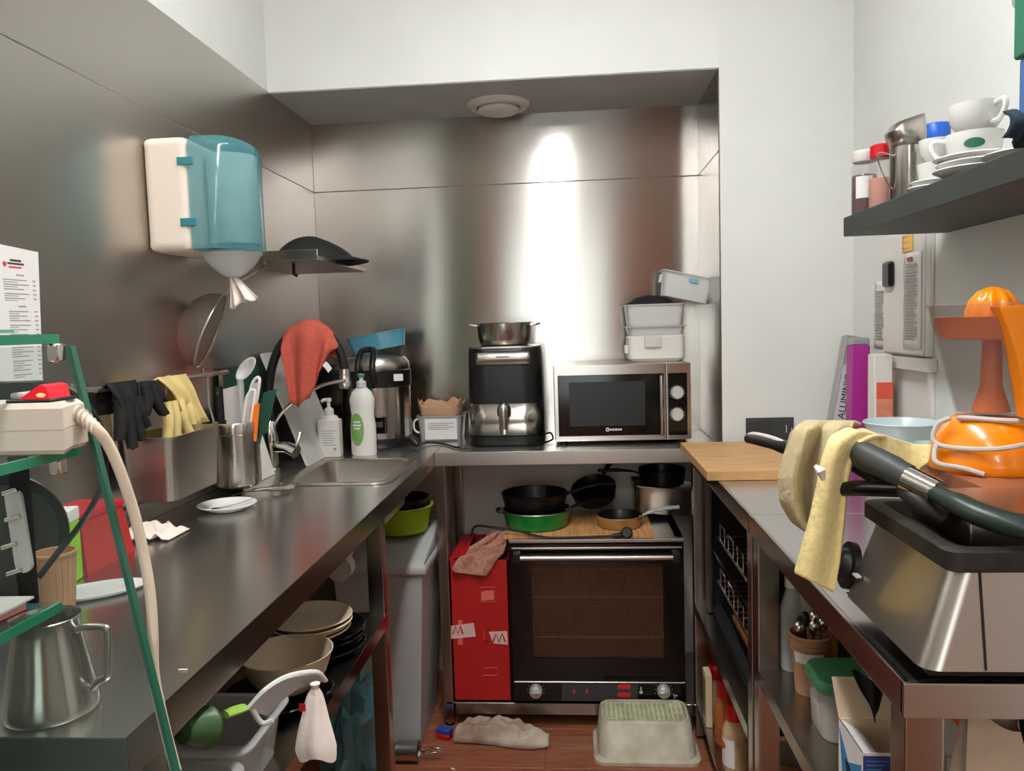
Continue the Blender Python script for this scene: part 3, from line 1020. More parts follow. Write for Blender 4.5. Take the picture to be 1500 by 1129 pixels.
# saucer with spoon, napkin, tongs, strip on the worktop
q = at(333, 747, Z=HC)
t = T('saucer', 'white saucer with a teaspoon on the left worktop', 'plate', q)
L().lathe([(0, .003), (.034, .003), (.036, .001), (.04, .001), (.045, .005), (.066, .014), (.069, .0165), (.0675, .0175), (.046, .008), (.036, .0055), (0, .0055)], seg=40).obj('plate', WHTG, t)
t = T('teaspoon', 'small steel teaspoon lying in the white saucer', 'spoon', q + Vector((.0, 0, .0085)))
L().tube([(-.012, -.012, 0), (.016, .006, .003), (.052, .03, .0125)], [.0022, .0018, .003], 6, smooth=3, flat=.5).obj('handle', CHROME, t)
L().blob((-.02, -.018, .0), (.012, .008, .0025), 0, sub=2).obj('bowl', CHROME, t)
q = at(218, 787, Z=HC)
t = T('napkin', 'crumpled white paper napkin on the left worktop', 'napkin', q)
def nap(u, v):
    n = noise.noise(Vector((u * 3.1, v * 3.3, 1))) + .5 * noise.noise(Vector((u * 7, v * 7, 4)))
    e = (1 - (2 * u - 1) ** 4)
    return Vector(((u - .5) * .125, (v - .5) * .09 + .02 * (u - .5), .004 + .030 * abs(n) * e + .016 * e * (1 - abs(2 * v - 1)) * (u < .6)))
L().grid(nap, 26, 20).obj('paper', TISSUE, t, solid=.0012)
p0, p1 = at(346, 720, Z=HC + .012), at(431, 712, Z=HC + .018)
t = T('server_tongs', 'steel cake server with a smooth handle lying by the sink', 'utensil', (p0 + p1) / 2 - Vector((0, 0, .012)))
d = (p1 - p0)
M(t).tube([p0.lerp(p1, .28), p0.lerp(p1, .6), p0.lerp(p1, .9), p1], [.008, .013, .016, .012], 10, smooth=4, flat=.6).obj('handle', ST)
M(t).ribbon([p0 + Vector((-.01, .0, -.007)), p0.lerp(p1, .12), p0.lerp(p1, .34)], Vector((-d.y, d.x, 0)).normalized() * .04, .002, smooth=3).obj('blade', CHROME)
p = at(268, 981, Z=HC + .0006)
M().box(p + Vector((-.006, -.001, 0)), p + Vector((.006, .001, .0012)), .0003, 1).obj('paper_scrap', TISSUE, label='tiny white paper scrap near the front edge of the left worktop', cat='scrap')

# things standing near the wall behind the glass stand
q = at(84, 850, Y=1.10)
cx, cy = at(86, 880, Z=HC).x, at(86, 893, Z=HC).y
cc = at(86, 893, Z=HC + .0005)
t = T('paper_cup', 'brown ribbed paper cup on the worktop behind the glass stand', 'cup', cc)
L().lathe([(0, .004), (.0215, .004), (.022, 0), (.023, 0), (.0295, .088), (.0315, .089), (.0315, .0925), (.0295, .0935), (.0285, .0925), (.022, .008), (0, .008)], seg=32).obj('cup', KRAFT, t)
b = L()
for i in range(20):
    a = 2 * PI * i / 20
    b.tube([(.0236 * math.cos(a), .0236 * math.sin(a), .01), (.0294 * math.cos(a), .0294 * math.sin(a), .085)], .0009, 5, caps=False)
b.obj('ribs', KRAFT, t, kind='stuff')
q = at(112, 842, Z=HC + .0005)
t = T('drink_carton', 'light green and white carton beside the brown paper cup', 'carton', q + Vector((.0, -.035, 0)), rz=.2)
L().box((-.025, -.02, 0), (.025, .02, .105), .002, 1).obj('carton', GREENGL, t)
L().box((-.0255, -.0205, .105), (.0255, .0205, .128), .002, 1).obj('carton_top', PAPER, t)
L().box((-.018, -.0208, .004), (.018, -.0198, .022), .0004, 1).obj('blue_mark', BLUEP, t)
q = at(150, 838, Z=HC + .0005)
t = T('storage_box', 'red plastic box leaning by the wall behind the glass stand', 'box', (-.914, q.y + .06, HC), rz=0)
b = L()
b.hexa([(-.06, -.075, 0), (.042, -.075, 0), (.042, .075, 0), (-.06, .075, 0)], [(-.06, -.065, .095), (.028, -.065, .095), (.028, .065, .095), (-.06, .065, .095)])
b.obj('body', mat('red_plastic', (176, 40, 40), .45), t)
L().box((-.062, -.068, .095), (.032, .068, .107), .003).obj('lid', mat('red_plastic_lid', (190, 30, 44), .4), t)
q = at(140, 868, Z=HC + .002)
t = T('paper_plate', 'oval white cardboard tray lying on the worktop behind the glass pane', 'plate', q, rz=R(35))
L().lathe([(0, .001), (.07, .001), (.075, .003), (.078, .006), (.077, .007), (.072, .0035), (0, .003)], seg=36, sy=.55).obj('tray', LGREY, t)
q = at(38, 770, Y=1.14)
t = T('frying_pan', 'large black pan standing on edge by the wall behind the glass stand', 'pan', (at(-2, 770, Y=1.17).x, 1.17, HC), rz=0)
mm = Matrix.Translation((0, 0, .104)) @ Matrix.Rotation(R(30), 4, 'Z') @ Matrix.Rotation(R(78), 4, 'X')
L().lathe([(0, 0), (.08, 0), (.086, .004), (.102, .035), (.100, .036), (.084, .006), (0, .004)], seg=44, mtx=mm).obj('pan', NONST, t)
L().tube([mm @ Vector((-.098, .0, .03)), mm @ Vector((-.13, 0, .035)), mm @ Vector((-.17, 0, .04))], [.007, .009, .010], 8).obj('handle', BLK, t)
q = at(10, 860, Z=HC)
t = T('cleaning_bottle', 'turquoise bottle behind the glass stand at the picture edge', 'bottle', (q.x - .01, q.y + .06, HC))
L().lathe([(0, 0), (.028, 0), (.03, .005), (.03, .09), (.02, .11), (.010, .115), (.010, .13), (0, .131)], seg=24).obj('bottle', mat('turquoise', (60, 150, 165), .35), t)

# steel milk jug at the near end
jc = Vector((-.600, .813, HC + .0005))
t = T('milk_jug', 'stainless steel milk jug at the near end of the left worktop', 'jug', jc)
JS = Matrix.Scale(.86, 4)
L().lathe([(0, .003), (.050, .003), (.055, 0), (.0575, .004), (.0575, .012), (.054, .03), (.044, .085), (.0405, .108), (.0405, .122), (.042, .126), (.041, .127), (.039, .122), (.039, .108), (.0425, .085), (.0525, .03), (.055, .012), (0, .008)], seg=44, mtx=JS).obj('body', STV, t)
L().tube([JS @ Vector(q) for q in ((.039, .002, .108), (.05, .002, .112), (.079, 0, .112), (.083, 0, .104), (.080, 0, .06), (.078, 0, .046), (.066, 0, .040), (.056, .002, .030))], .0042, 10, smooth=4).obj('handle', ST, t)
b = L()
b.hexa([(-.034, -.012, .10), (-.040, 0, .10), (-.034, .012, .10)], [(-.038, -.018, .126), (-.058, 0, .131), (-.038, .018, .126)])
for v in b.bm.verts:
    v.co *= .86
b.obj('spout', ST, t)

# ---- lower shelf of the left worktop
def plates(label, c, r, n, m, dz=.012, group=None, jitter=.004, cat='plate'):
    prof = [(0, .002), (r * .58, .002), (r * .6, 0), (r * .66, 0), (r * .72, .004), (r * .98, .017), (r, .0185), (r * .975, .0205), (r * .70, .008), (r * .6, .006), (0, .0055)]
    out = []
    for i in range(n):
        nm = ('lowest', 'second lowest', 'third', 'fourth', 'fifth')[i] if i < n - 1 else 'topmost'
        p = Vector(c) + Vector((random.uniform(-1, 1) * jitter, random.uniform(-1, 1) * jitter, i * dz))
        if not out:
            o = L().lathe(prof, seg=44).obj('plate', m, None)
        else:
            o = out[0].copy()
            COL.objects.link(o)
        o.location = p
        o['label'] = label % nm
        o['category'] = cat
        o['group'] = group
        out.append(o)
    return out
LS = LSZ + .0008
q = at(496, 935, Z=LS)
plates('%s black plate of the stack under the cream plates', (-.592, 1.662, LS), .110, 4, BLKG, .011, 'black plates on the lower left shelf')
plates('%s cream plate of the stack resting on black plates', (-.585, 1.610, LS + .0535), .090, 4, BEIGE, .009, 'cream plates on the lower left shelf')
o = plates('black plate lying alone beside the cream bowl%s', (-.588, 1.435, LS), .104, 1, BLKG)[0]
o['label'] = 'single black plate lying under and beside the cream bowl'
del o['group']
t = T('bowl', 'deep cream bowl on the lower left shelf in front of the plates', 'bowl', (-.572, 1.44, LS + .021))
L().lathe([(0, 0), (.046, 0), (.053, .004), (.074, .03), (.087, .068), (.0885, .071), (.086, .071), (.072, .033), (.05, .007), (0, .004)], seg=48).obj('bowl', BEIGE, t)
# clear containers
def clear_tub(label, x0, y0, x1, y1, z0, h, m=CLEARX, lid=None, name='plastic_container'):
    t = T(name, label, 'container', ((x0 + x1) / 2, (y0 + y1) / 2, z0))
    tub(M(t), x0, y0, x1, y1, z0, z0 + h, .0025, .03, .012, .010).obj('tub', m)
    if lid:
        M(t).prism(rrect(x0 - .012, y0 - .012, x1 + .012, y1 + .012, .035), z0 + h + .0005, z0 + h + .010, bev=.003).obj('lid', lid)
    return t
clear_tub('large clear rectangular container behind the white scoop on the lower shelf', -.80, 1.09, -.51, 1.27, LS, .085)
clear_tub('low clear container with pale rim nearest on the lower left shelf', -.72, .83, -.505, 1.075, LS, .075)
t = T('paper_note', 'pale folded card inside the nearest clear container', 'paper', (-.60, .93, LS + .004))
M(t).hexa([(-.66, .87, LS + .004), (-.57, .87, LS + .004), (-.56, .875, LS + .004), (-.65, .875, LS + .004)], [(-.67, .93, LS + .085), (-.58, .93, LS + .085), (-.58, .933, LS + .085), (-.67, .933, LS + .085)]).obj('card', PAPER)
# white scoop with grey handle
p0, p1 = at(376, 1043, Y=1.08), at(468, 990, Y=1.17)
t = T('ladle', 'long white and grey handle of a scoop lying across the containers', 'utensil', p0)
M(t).ribbon([p0, p0.lerp(p1, .25) + Vector((0, 0, .012)), p0.lerp(p1, .6) + Vector((0, 0, .014)), p1], (.012, .040, -.030), .006, smooth=5).obj('handle', GREYP)
M(t).tube([p0 + Vector((-.004, -.01, .014)), p0.lerp(p1, .25) + Vector((-.006, -.014, .026)), p0.lerp(p1, .6) + Vector((-.006, -.014, .028)), p1 + Vector((-.002, -.012, .012)), p1 + Vector((.006, .01, -.012))], .004, 8, smooth=5).obj('rim', WHT)
M(t).tube([p0 + Vector((.024, 0, -.012)), p0 + Vector((.008, -.004, -.014)), p0 + Vector((-.004, -.01, .014))], .004, 8, smooth=4).obj('hook', LGREY)
# dark green scoop
g0, g1 = at(262, 1072, Y=.90), at(318, 1062, Y=.955)
t = T('funnel_scoop', 'dark green plastic measuring scoop lying on the clear containers', 'utensil', g0)
d = (g1 - g0).normalized()
mm = frame(g0, Vector((0, 0, 1)).cross(d), Vector((0, 0, 1)) - d * d.z)
mz = Matrix.Identity(4)
zz = d
xx = Vector((0, 0, 1)).cross(zz).normalized()
yy = zz.cross(xx)
mz = Matrix((xx, yy, zz)).transposed().to_4x4()
mz.translation = g0
M(t).lathe([(.005, 0), (.015, .006), (.021, .022), (.024, .042), (.026, .044), (.026, .047), (.023, .046), (.020, .022), (0, .009)], seg=28, mtx=mz).obj('cup', GREEND)
M(t).tube([g0, g0 - d * .05, g0 - d * .12 + Vector((0, 0, -.01))], [.006, .005, .005], 8).obj('handle', BLK)
k0 = at(329, 1046, Y=1.0)
k1 = at(358, 1036, Y=1.03)
M(t).tube([k0, k0.lerp(k1, .6), k1], [.010, .011, .010], 8, flat=.5).obj('grip', LIMEL)
# tissue bag hanging from scoop
bt, bb = at(462, 1008, Y=1.14), at(466, 1108, Y=1.12)
t = T('plastic_bag', 'small white knotted bag hanging in front of the lower left shelf', 'bag', bb)
def bagf(u, v):
    a = 2 * PI * u
    w = .006 + .027 * v ** .7 * (1 - .25 * max(0, v - .85) / .15)
    p = bt.lerp(bb, v)
    k = 1 + .14 * math.sin(a * 5 + v * 3)
    return p + Vector((w * math.cos(a) * k - .016 * v * (1 - v), .55 * w * math.sin(a) * k, .005 * math.sin(a * 3) * v))
M(t).grid(bagf, 28, 12).obj('bag', TISSUE)
M(t).tube([bt + Vector((0, 0, .008)), bt, bt - Vector((0, 0, .006))], [.008, .005, .008], 8).obj('knot', TISSUE)
M(t).box(bt.lerp(bb, .22) + Vector((-.022, -.014, -.006)), bt.lerp(bb, .22) + Vector((-.012, -.013, .006))).obj('red_print', RED)
# blue bag below the shelf
t = T('rubbish_bag', 'blue plastic bag of rubbish on the floor under the left worktop', 'bag', (-.62, 2.02, 0))
M(t).blob((-.635, 2.06, .215), (.085, .16, .215), .35, 7, 4, 3, flatz=-.21).obj('bag', BLUEBAG)
M(t).blob((-.635, 2.07, .20), (.068, .13, .18), .35, 6, 3, 9, flatz=-.17).obj('contents', mat('bag_contents', (96, 150, 156), .8, var=.3, scale=14))
# bin under the sink
t = T('waste_bin', 'grey plastic bin with sloping lid under the sink', 'bin', (-.64, 2.6, 0))
M(t).hexa([(-.755, 2.44, 0), (-.535, 2.44, 0), (-.535, 2.74, 0), (-.755, 2.74, 0)], [(-.79, 2.41, .60), (-.50, 2.41, .60), (-.50, 2.78, .60), (-.79, 2.78, .60)]).obj('body', GREYP, angle=20)
M(t).box((-.805, 2.395, .595), (-.485, 2.80, .628), .012, 3).obj('lid_rim', GREYP)
b = M(t)
b.prism([(2.40, .625), (2.79, .625), (2.79, .68), (2.66, .695), (2.44, .648)], -.80, -.49, mtx=Matrix(((0, 0, 1, 0), (1, 0, 0, 0), (0, 1, 0, 0), (0, 0, 0, 1))), bev=.012, seg=3)
b.obj('lid', GREYP)
t = T('bowl', 'lime green plastic bowl standing on the grey bin lid', 'bowl', (-.60, 2.60, .69))
L().lathe([(0, 0), (.075, 0), (.085, .006), (.100, .085), (.108, .09), (.107, .094), (.098, .092), (.08, .01), (0, .006)], seg=40).obj('bowl', LIME, t)
t = T('cooking_pot', 'dark pot standing inside the lime bowl under the sink', 'pot', (-.60, 2.60, .697))
L().lathe([(0, 0), (.07, 0), (.076, .02), (.09, .11), (.094, .112), (.088, .112), (.072, .02), (0, .006)], seg=36).obj('pot', NONST, t)

# ================================================================ NICHE: ON THE TABLE
def loft(m, rings, cap0=True, cap1=True, closed=True):
    vs = [[m.bm.verts.new(p) for p in r_] for r_ in rings]
    n = len(vs[0])
    for p, q in zip(vs, vs[1:]):
        for i in range(n if closed else n - 1):
            j = (i + 1) % n
            m.bm.faces.new((p[i], p[j], q[j], q[i]))
    if cap0:
        m.bm.faces.new(vs[0][::-1])
    if cap1:
        m.bm.faces.new(vs[-1])
    return m

# tub lined with paper
xa, xb = at(611, 630, Y=2.84).x, at(676, 630, Y=2.84).x
ZT = HC + .0006
t = T('plastic_tub', 'clear plastic tub lined with brown paper beside the air fryer', 'container', ((xa + xb) / 2, 2.91, ZT))
tub(M(t), xa, 2.84, xb, 2.99, ZT, ZT + .095, .002, .02, .008, .005).obj('tub', CLEARP)
M(t).box((xa + .03, 2.838, ZT + .008), (xb - .016, 2.8395, ZT + .085), .0004, 1).obj('label', PAPER)
b = M(t)
for i in range(4):
    b.box((xa + .042, 2.8374, ZT + .066 - i * .007), (xb - .028 - (i % 2) * .02, 2.838, ZT + .069 - i * .007))
b.obj('label_print', PRINT, kind='stuff')
M(t).tube([(xa + .004, 2.85, ZT + .085), (xa - .012, 2.85, ZT + .075), (xa - .012, 2.85, ZT + .045), (xa + .006, 2.85, ZT + .032)], .004, 8, smooth=4).obj('handle', WHT)
def pap(u, v):
    a = 2 * PI * u
    cx, cy = (xa + xb) / 2, 2.915
    rx, ry = (xb - xa) / 2 - .008 + .012 * v, .066 + .010 * v
    k = 1 / max(abs(math.cos(a)), abs(math.sin(a))) ** .6
    h = .055 * v + .030 * v * noise.noise(Vector((math.cos(a) * 3, math.sin(a) * 3, 2))) + .007 * v * math.sin(7 * a)
    return Vector((cx + rx * math.cos(a) * min(k, 1.25), cy + ry * math.sin(a) * min(k, 1.25), ZT + .075 + h + .012))
M(t).grid(pap, 44, 5).obj('paper_liner', mat('brown_paper', (206, 160, 126), .8, var=.1, scale=12), solid=.0012)
M(t).blob(((xa + xb) / 2, 2.915, ZT + .095), (.055, .055, .030), .5, 8, 3, 4).obj('crusts', CRUST)

# air fryer
fx0, fx1 = at(684, 640, Y=2.69).x, at(796, 640, Y=2.69).x
fz = at(735, 509, Y=2.70).z
fc = ((fx0 + fx1) / 2, 2.69 + .135, ZT)
t = T('air_fryer', 'black and steel air fryer with a silver drawer handle', 'air fryer', fc)
H_ = fz - ZT
hw = (fx1 - fx0) / 2
def ov(k, d=.135, r=.07, n=8):
    return rrect(-hw * k, -d * k, hw * k, d * k, r * k, n)
def ring(k, z, **kw):
    return [(x, y, z) for x, y in ov(k, **kw)]
loft(L(), [ring(.96, 0), ring(1.0, .006), ring(1.0, .034), ring(.985, .036)]).obj('base', BLK, t)
loft(L(), [ring(.975, .036), ring(.975, .15), ring(.955, H_ - .015), ring(.93, H_ - .003), ring(.90, H_)]).obj('body', BLK, t)
loft(L(), [ring(.935, H_ - .002), ring(.93, H_ + .003), ring(.85, H_ + .005)]).obj('top_plate', ST, t)
def front(k0, z0, k1, z1, ymax, name, m, th=.004, xr=None):
    def fr(k):
        pts = [p for p in ov(k, n=12) if p[1] <= ymax and (xr is None or xr[0] <= p[0] <= xr[1])]
        pts.sort(key=lambda p: math.atan2(p[0], -p[1] + .0) if True else 0)
        return pts
    a, b2, a2, b3 = fr(k0), fr(k1), fr(k0 - .02), fr(k1 - .02)
    n = min(len(a), len(b2))
    m_ = L()
    loft(m_, [[(x, y, z0) for x, y in a[:n]], [(x, y, z1) for x, y in b2[:n]]], False, False, False)
    return m_.obj(name, m, t, solid=th)
dr = front(1.005, .040, .998, .150, .0, 'drawer', STV)
def strip(u, v):
    x = (u - .5) * hw * 1.42
    return Vector((x, -.135 * .975 + .0 + .10 * max(0, abs(x) - .062) ** 1.0 * 1.2 - .003, H_ - .058 + .042 * v))
L().grid(strip, 16, 2).obj('control_panel', ST, t, solid=.004)
b = L()
b.box((-.022, -.1375, H_ - .034), (.022, -.1365, H_ - .030))
b.obj('panel_print', PRINTD, t)
L().prism(rrect(-.024, -.055, .024, .0, .022), 0, .012, mtx=Matrix.Translation((0, -.134, .152)) @ Matrix.Rotation(R(90), 4, 'X')).obj('handle_recess', BLK, t)
L().tube([(0, -.143, .150), (0, -.166, .146), (0, -.170, .12), (0, -.167, .07), (0, -.160, .05)], [.015, .0165, .0165, .016, .012], 14, smooth=4, flat=.6).obj('handle', STV, t)
L().tube([(hw * .98, .0, .02), (hw + .02, -.02, .03), (hw + .03, -.05, .012), (hw + .0, -.10, .006), (hw - .05, -.145, .006)], .0035, 8, smooth=5).obj('power_cord', BLK, t)
# steel pan with two handles on the fryer
q = at(739, 500, Y=2.82)
pc = Vector((q.x, 2.825, ZT + H_ + .0055))
t = T('cooking_pot', 'shallow steel pot with two side handles on top of the air fryer', 'pot', pc)
L().lathe([(0, 0), (.080, 0), (.088, .004), (.096, .03), (.098, .078), (.1005, .080), (.0985, .081), (.0955, .079), (.0935, .03), (.086, .007), (0, .004)], seg=44).obj('pot', STD, t)
for s in (-1, 1):
    L().tube([(s * .096, -.026, .070), (s * .122, -.022, .074), (s * .126, 0, .075), (s * .122, .022, .074), (s * .096, .026, .070)], .0045, 8, smooth=4).obj('handle', ST, t)

# microwave
mx0, mx1 = at(813, 640, Y=2.695).x, at(1013, 640, Y=2.695).x
mz0, mz1 = HC + .014, at(812, 536, Y=2.695).z
MY0, MY1 = 2.70, 3.0
t = T('microwave', 'steel microwave oven with black glass door and two knobs', 'microwave', ((mx0 + mx1) / 2, 2.85, HC))
for x in (mx0 + .03, mx1 - .03):
    for y in (MY0 + .03, MY1 - .03):
        M(t).lathe([(0, 0), (.012, 0), (.014, .014), (0, .014)], (x, y, HC + .0004), 12).obj('foot', BLK)
M(t).box((mx0, MY0 + .012, mz0), (mx1, MY1, mz1), .004).obj('case', ST)
dx1 = at(976, 590, Y=2.695).x
W = mz1 - mz0
M(t).box((mx0, MY0 - .006, mz0), (dx1 - .001, MY0 + .012, mz1), .003).obj('door', STV)
M(t).box((mx0 + .014, MY0 - .0085, mz0 + .018), (dx1 - .008, MY0 - .005, mz1 - .034), .001, 1).obj('door_glass', MWGL)
wx0, wx1 = at(834, 590, Y=2.69).x, at(945, 590, Y=2.69).x
M(t).box((wx0, MY0 - .0095, mz0 + .052), (wx1, MY0 - .008, mz1 - .058), .0006, 1).obj('window_screen', MWMESH)
hx = at(969, 590, Y=2.67).x
M(t).tube([(hx, MY0 - .030, mz0 + .020), (hx, MY0 - .030, mz1 - .040)], .007, 12).obj('handle', CHROME)
for z in (mz0 + .03, mz1 - .05):
    M(t).tube([(hx, MY0 - .008, z), (hx, MY0 - .028, z)], .005, 10).obj('handle_mount', CHROME)
M(t).box((dx1, MY0 - .006, mz0), (mx1, MY0 + .012, mz1), .003).obj('control_side', STV)
px0, px1 = at(979, 590, Y=2.69).x, at(1007, 590, Y=2.69).x
M(t).box((px0, MY0 - .008, mz0 + .016), (px1, MY0 - .005, mz1 - .034), .001, 1).obj('control_panel', BLKG)
for py in (575, 607):
    c = at(992, py, Y=2.69)
    mm = Matrix.Translation((c.x, MY0 - .008, c.z)) @ Matrix.Rotation(R(90), 4, 'X')
    k = M(t).lathe([(0, 0), (.0235, 0), (.0235, .004), (.0205, .016), (.018, .018), (0, .018)], seg=28, mtx=mm).obj('knob', KNOB)
    M(t).box((c.x - .002, MY0 - .0275, c.z - .018), (c.x + .002, MY0 - .0262, c.z + .018)).obj('pointer', LGREY, k)
b = M(t)
for py in (575, 607):
    c = at(992, py, Y=2.69)
    for i in range(11):
        a = R(-30 + i * 24)
        b.box((c.x + .027 * math.cos(a) - .0008, MY0 - .0086, c.z + .027 * math.sin(a) - .0008), (c.x + .027 * math.cos(a) + .0008, MY0 - .008, c.z + .027 * math.sin(a) + .0008))
b.obj('dial_marks', LGREY, kind='stuff')
c = at(897, 629, Y=2.69)
b = M(t)
for i in range(5):
    b.box((c.x - .008 + i * .0085, MY0 - .0092, c.z - .004), (c.x - .0015 + i * .0085, MY0 - .0084, c.z + .003))
b.lathe([(.003, 0), (.007, 0), (.007, .0008), (.003, .0008)], seg=14, mtx=Matrix.Translation((c.x - .016, MY0 - .0084, c.z)) @ Matrix.Rotation(R(90), 4, 'X'))
b.obj('door_emblem', LGREY, kind='stuff')
M(t).tube([(mx1 - .004, MY1 - .06, mz0 + .12), (mx1 + .02, MY1 - .065, mz0 + .165), (mx1 + .032, MY1 - .07, mz0 + .16), (mx1 + .02, MY1 - .05, mz0 + .10), (mx1 + .016, MY1 - .03, mz0 + .02)], .004, 8, smooth=5).obj('power_cord', BLK)

# containers on the microwave
MZ = mz1 + .0005
sx0, sx1 = at(921, 520, Y=2.80).x, at(1004, 520, Y=2.80).x
t = T('lunch_box', 'white box with a front latch on top of the microwave', 'container', ((sx0 + sx1) / 2, 2.88, MZ))
wz = at(960, 491, Y=2.80).z
b = M(t)
loft(b, [[(x, y, MZ) for x, y in rrect(sx0 + .012, 2.812, sx1 - .012, 2.958, .02)], [(x, y, MZ + .012) for x, y in rrect(sx0, 2.80, sx1, 2.97, .022)], [(x, y, wz - .006) for x, y in rrect(sx0, 2.80, sx1, 2.97, .022)], [(x, y, wz) for x, y in rrect(sx0 + .008, 2.808, sx1 - .008, 2.962, .018)]])
b.obj('body', WHT)
M(t).box((sx0 + .055, 2.789, wz - .042), (sx0 + .115, 2.80, wz - .002), .005).obj('latch', LGREY)
M(t).box((sx0 - .012, 2.83, MZ + .03), (sx0 + .001, 2.87, MZ + .06), .004).obj('side_clip', WHT)
uz = at(960, 477, Y=2.80).z
t = T('plastic_container', 'lower clear container stacked on the white box', 'container', ((sx0 + sx1) / 2, 2.88, wz + .0006))
tub(M(t), sx0 - .002, 2.80, sx1 + .002, 2.97, wz + .0006, uz, .002, .02, .008, .007).obj('tub', CLEARM)
vz = at(960, 445, Y=2.80).z
t = T('plastic_container', 'upper clear container of the stack below the black cloth', 'container', ((sx0 + sx1) / 2, 2.88, uz + .0006))
tub(M(t), sx0 - .004, 2.80, sx1 + .0, 2.97, uz + .0006, vz, .002, .02, .008, .007).obj('tub', CLEARM)
def clo(u, v):
    p = at(918 + 72 * u, 442, Y=2.86)
    h = .030 * math.sin(PI * min(1, u * 1.05)) ** .8 * (1 - abs(2 * v - 1) ** 2) + .004 * noise.noise(Vector((u * 8, v * 8, 1)))
    return Vector((p.x, 2.815 + .12 * v, vz + .002 + max(0, h)))
M().grid(clo, 24, 14).obj('cloth', BLKM, label='small black cloth lying on the upper clear container', cat='cloth', solid=.002)
q = at(1006, 421, Y=2.86)
t = T('plastic_container', 'tilted clear container leaning on top of the stack at the right', 'container', (q.x, 2.88, q.z), rz=0)
tub(L(), -.092, -.065, .092, .065, -.045, .045, .002, .02, .012, .009).obj('tub', CLEARM, t)
L().box((-.004, -.068, .018), (.03, -.066, .032), .0004, 1).obj('tape', mat('cyan_tape', (110, 190, 200), .5), t)
L().box((-.1, -.02, .0), (-.093, .02, .03), .003).obj('clip', WHT, t)
t.rotation_euler = (0, R(13), 0)

# plug and cable on the worktop
t = T('power_cable', 'black power cable with plug lying between rice cooker and air fryer', 'cable', at(640, 655, Z=HC))
pts = [at(612, 652, Z=HC + .012), at(628, 648, Z=HC + .008), at(650, 650, Z=HC + .005), at(668, 655, Z=HC + .005), at(686, 655, Z=HC + .0045)]
M(t).tube(pts, .0038, 8, smooth=6).obj('cable', BLK)
M(t).tube([pts[0] + Vector((-.03, .02, .02)), pts[0] + Vector((-.01, .008, .008)), pts[0]], [.017, .015, .008], 10).obj('plug', BLK)
for s in (-.006, .006):
    M(t).tube([pts[0] + Vector((-.03 + s, .02, .02)), pts[0] + Vector((-.045 + s, .03, .028))], .0024, 6).obj('pin', CHROME)

# ================================================================ NICHE: UNDER THE TABLE
SZ = .0866
rx0, rx1 = -.427, -.252
t = T('cardboard_box', 'tall red cardboard box with white tape beside the oven', 'box', ((rx0 + rx1) / 2, 2.76, SZ))
RX0, RX1, RY0, RY1, RZ1 = -.4445, -.2425, 2.600, 2.93, .585
b = M(t)
for a, c in (((RX0, RY0, SZ), (RX0 + .004, RY1, RZ1)), ((RX1 - .004, RY0, SZ), (RX1, RY1, RZ1)), ((RX0, RY0, SZ), (RX1, RY0 + .004, RZ1)), ((RX0, RY1 - .004, SZ), (RX1, RY1, RZ1)), ((RX0, RY0, SZ), (RX1, RY1, SZ + .004))):
    b.box(a, c)
b.obj('carton', RED, kind=None)
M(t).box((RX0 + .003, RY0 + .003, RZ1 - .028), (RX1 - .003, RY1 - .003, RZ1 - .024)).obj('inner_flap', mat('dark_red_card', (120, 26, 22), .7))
M(t).hexa([(RX0, RY0, RZ1), (RX0 + .004, RY0, RZ1), (RX0 + .004, RY1, RZ1), (RX0, RY1, RZ1)], [(RX0 + .05, RY0 + .02, RZ1 + .012), (RX0 + .054, RY0 + .02, RZ1 + .012), (RX0 + .054, RY1 - .02, RZ1 + .012), (RX0 + .05, RY1 - .02, RZ1 + .012)]).obj('side_flap', RED)
yf = RY0 - .0008
def onbox(px, py):
    p = at(px, py, Y=yf)
    return p.x, p.z
def quad(m, pts, y0=yf, th=.0008):
    ps = [onbox(*p) for p in pts]
    m.hexa([(x, y0, z) for x, z in ps], [(x, y0 - th, z) for x, z in ps])
for k, pts in enumerate(([(655, 917), (694, 912), (697, 932), (655, 936)], [(716, 925), (743, 924), (744, 944), (722, 942)])):
    b = M(t)
    quad(b, pts)
    tp = b.obj('tape_strip', mat('tape_%d' % k, (226, 190, 182), .35))
    b = M(t)
    px0, px1 = (657, 690) if k == 0 else (722, 740)
    n = 6 if k == 0 else 4
    zig = [onbox(px0 + (px1 - 12 - px0) * i / n if k == 0 else px0 + (px1 - px0) * i / n, (929 if k == 0 else 940) - (12 if i % 2 else 0) - i * .3) for i in range(n + 1)]
    b.tube([(x, yf - .0016, z) for x, z in zig], .0030, 6)
    b.obj('tape_lettering', REDCAP, tp)
LOGO = mat('pale_red_print', (226, 110, 98), .6)
b = M(t)
for pts in ([(705, 866), (724, 864), (724, 878), (705, 880)],):
    quad(b, pts)
b.obj('symbol', LOGO)
for box_ in ((703, 860, 726, 881), (709, 920, 722, 938), (709, 978, 728, 989)):
    x0, y0, x1, y1 = box_
    b = M(t)
    c = [onbox(x0, y0), onbox(x1, y0), onbox(x1, y1), onbox(x0, y1)]
    b.tube([(x, yf, z) for x, z in c], .0012, 4, closed=True)
    b.obj('symbol_outline', LOGO)
b = M(t)
quad(b, [(671, 908), (677, 908), (678, 944), (671, 944)], yf, .0003)
b.obj('printed_column', LOGO)
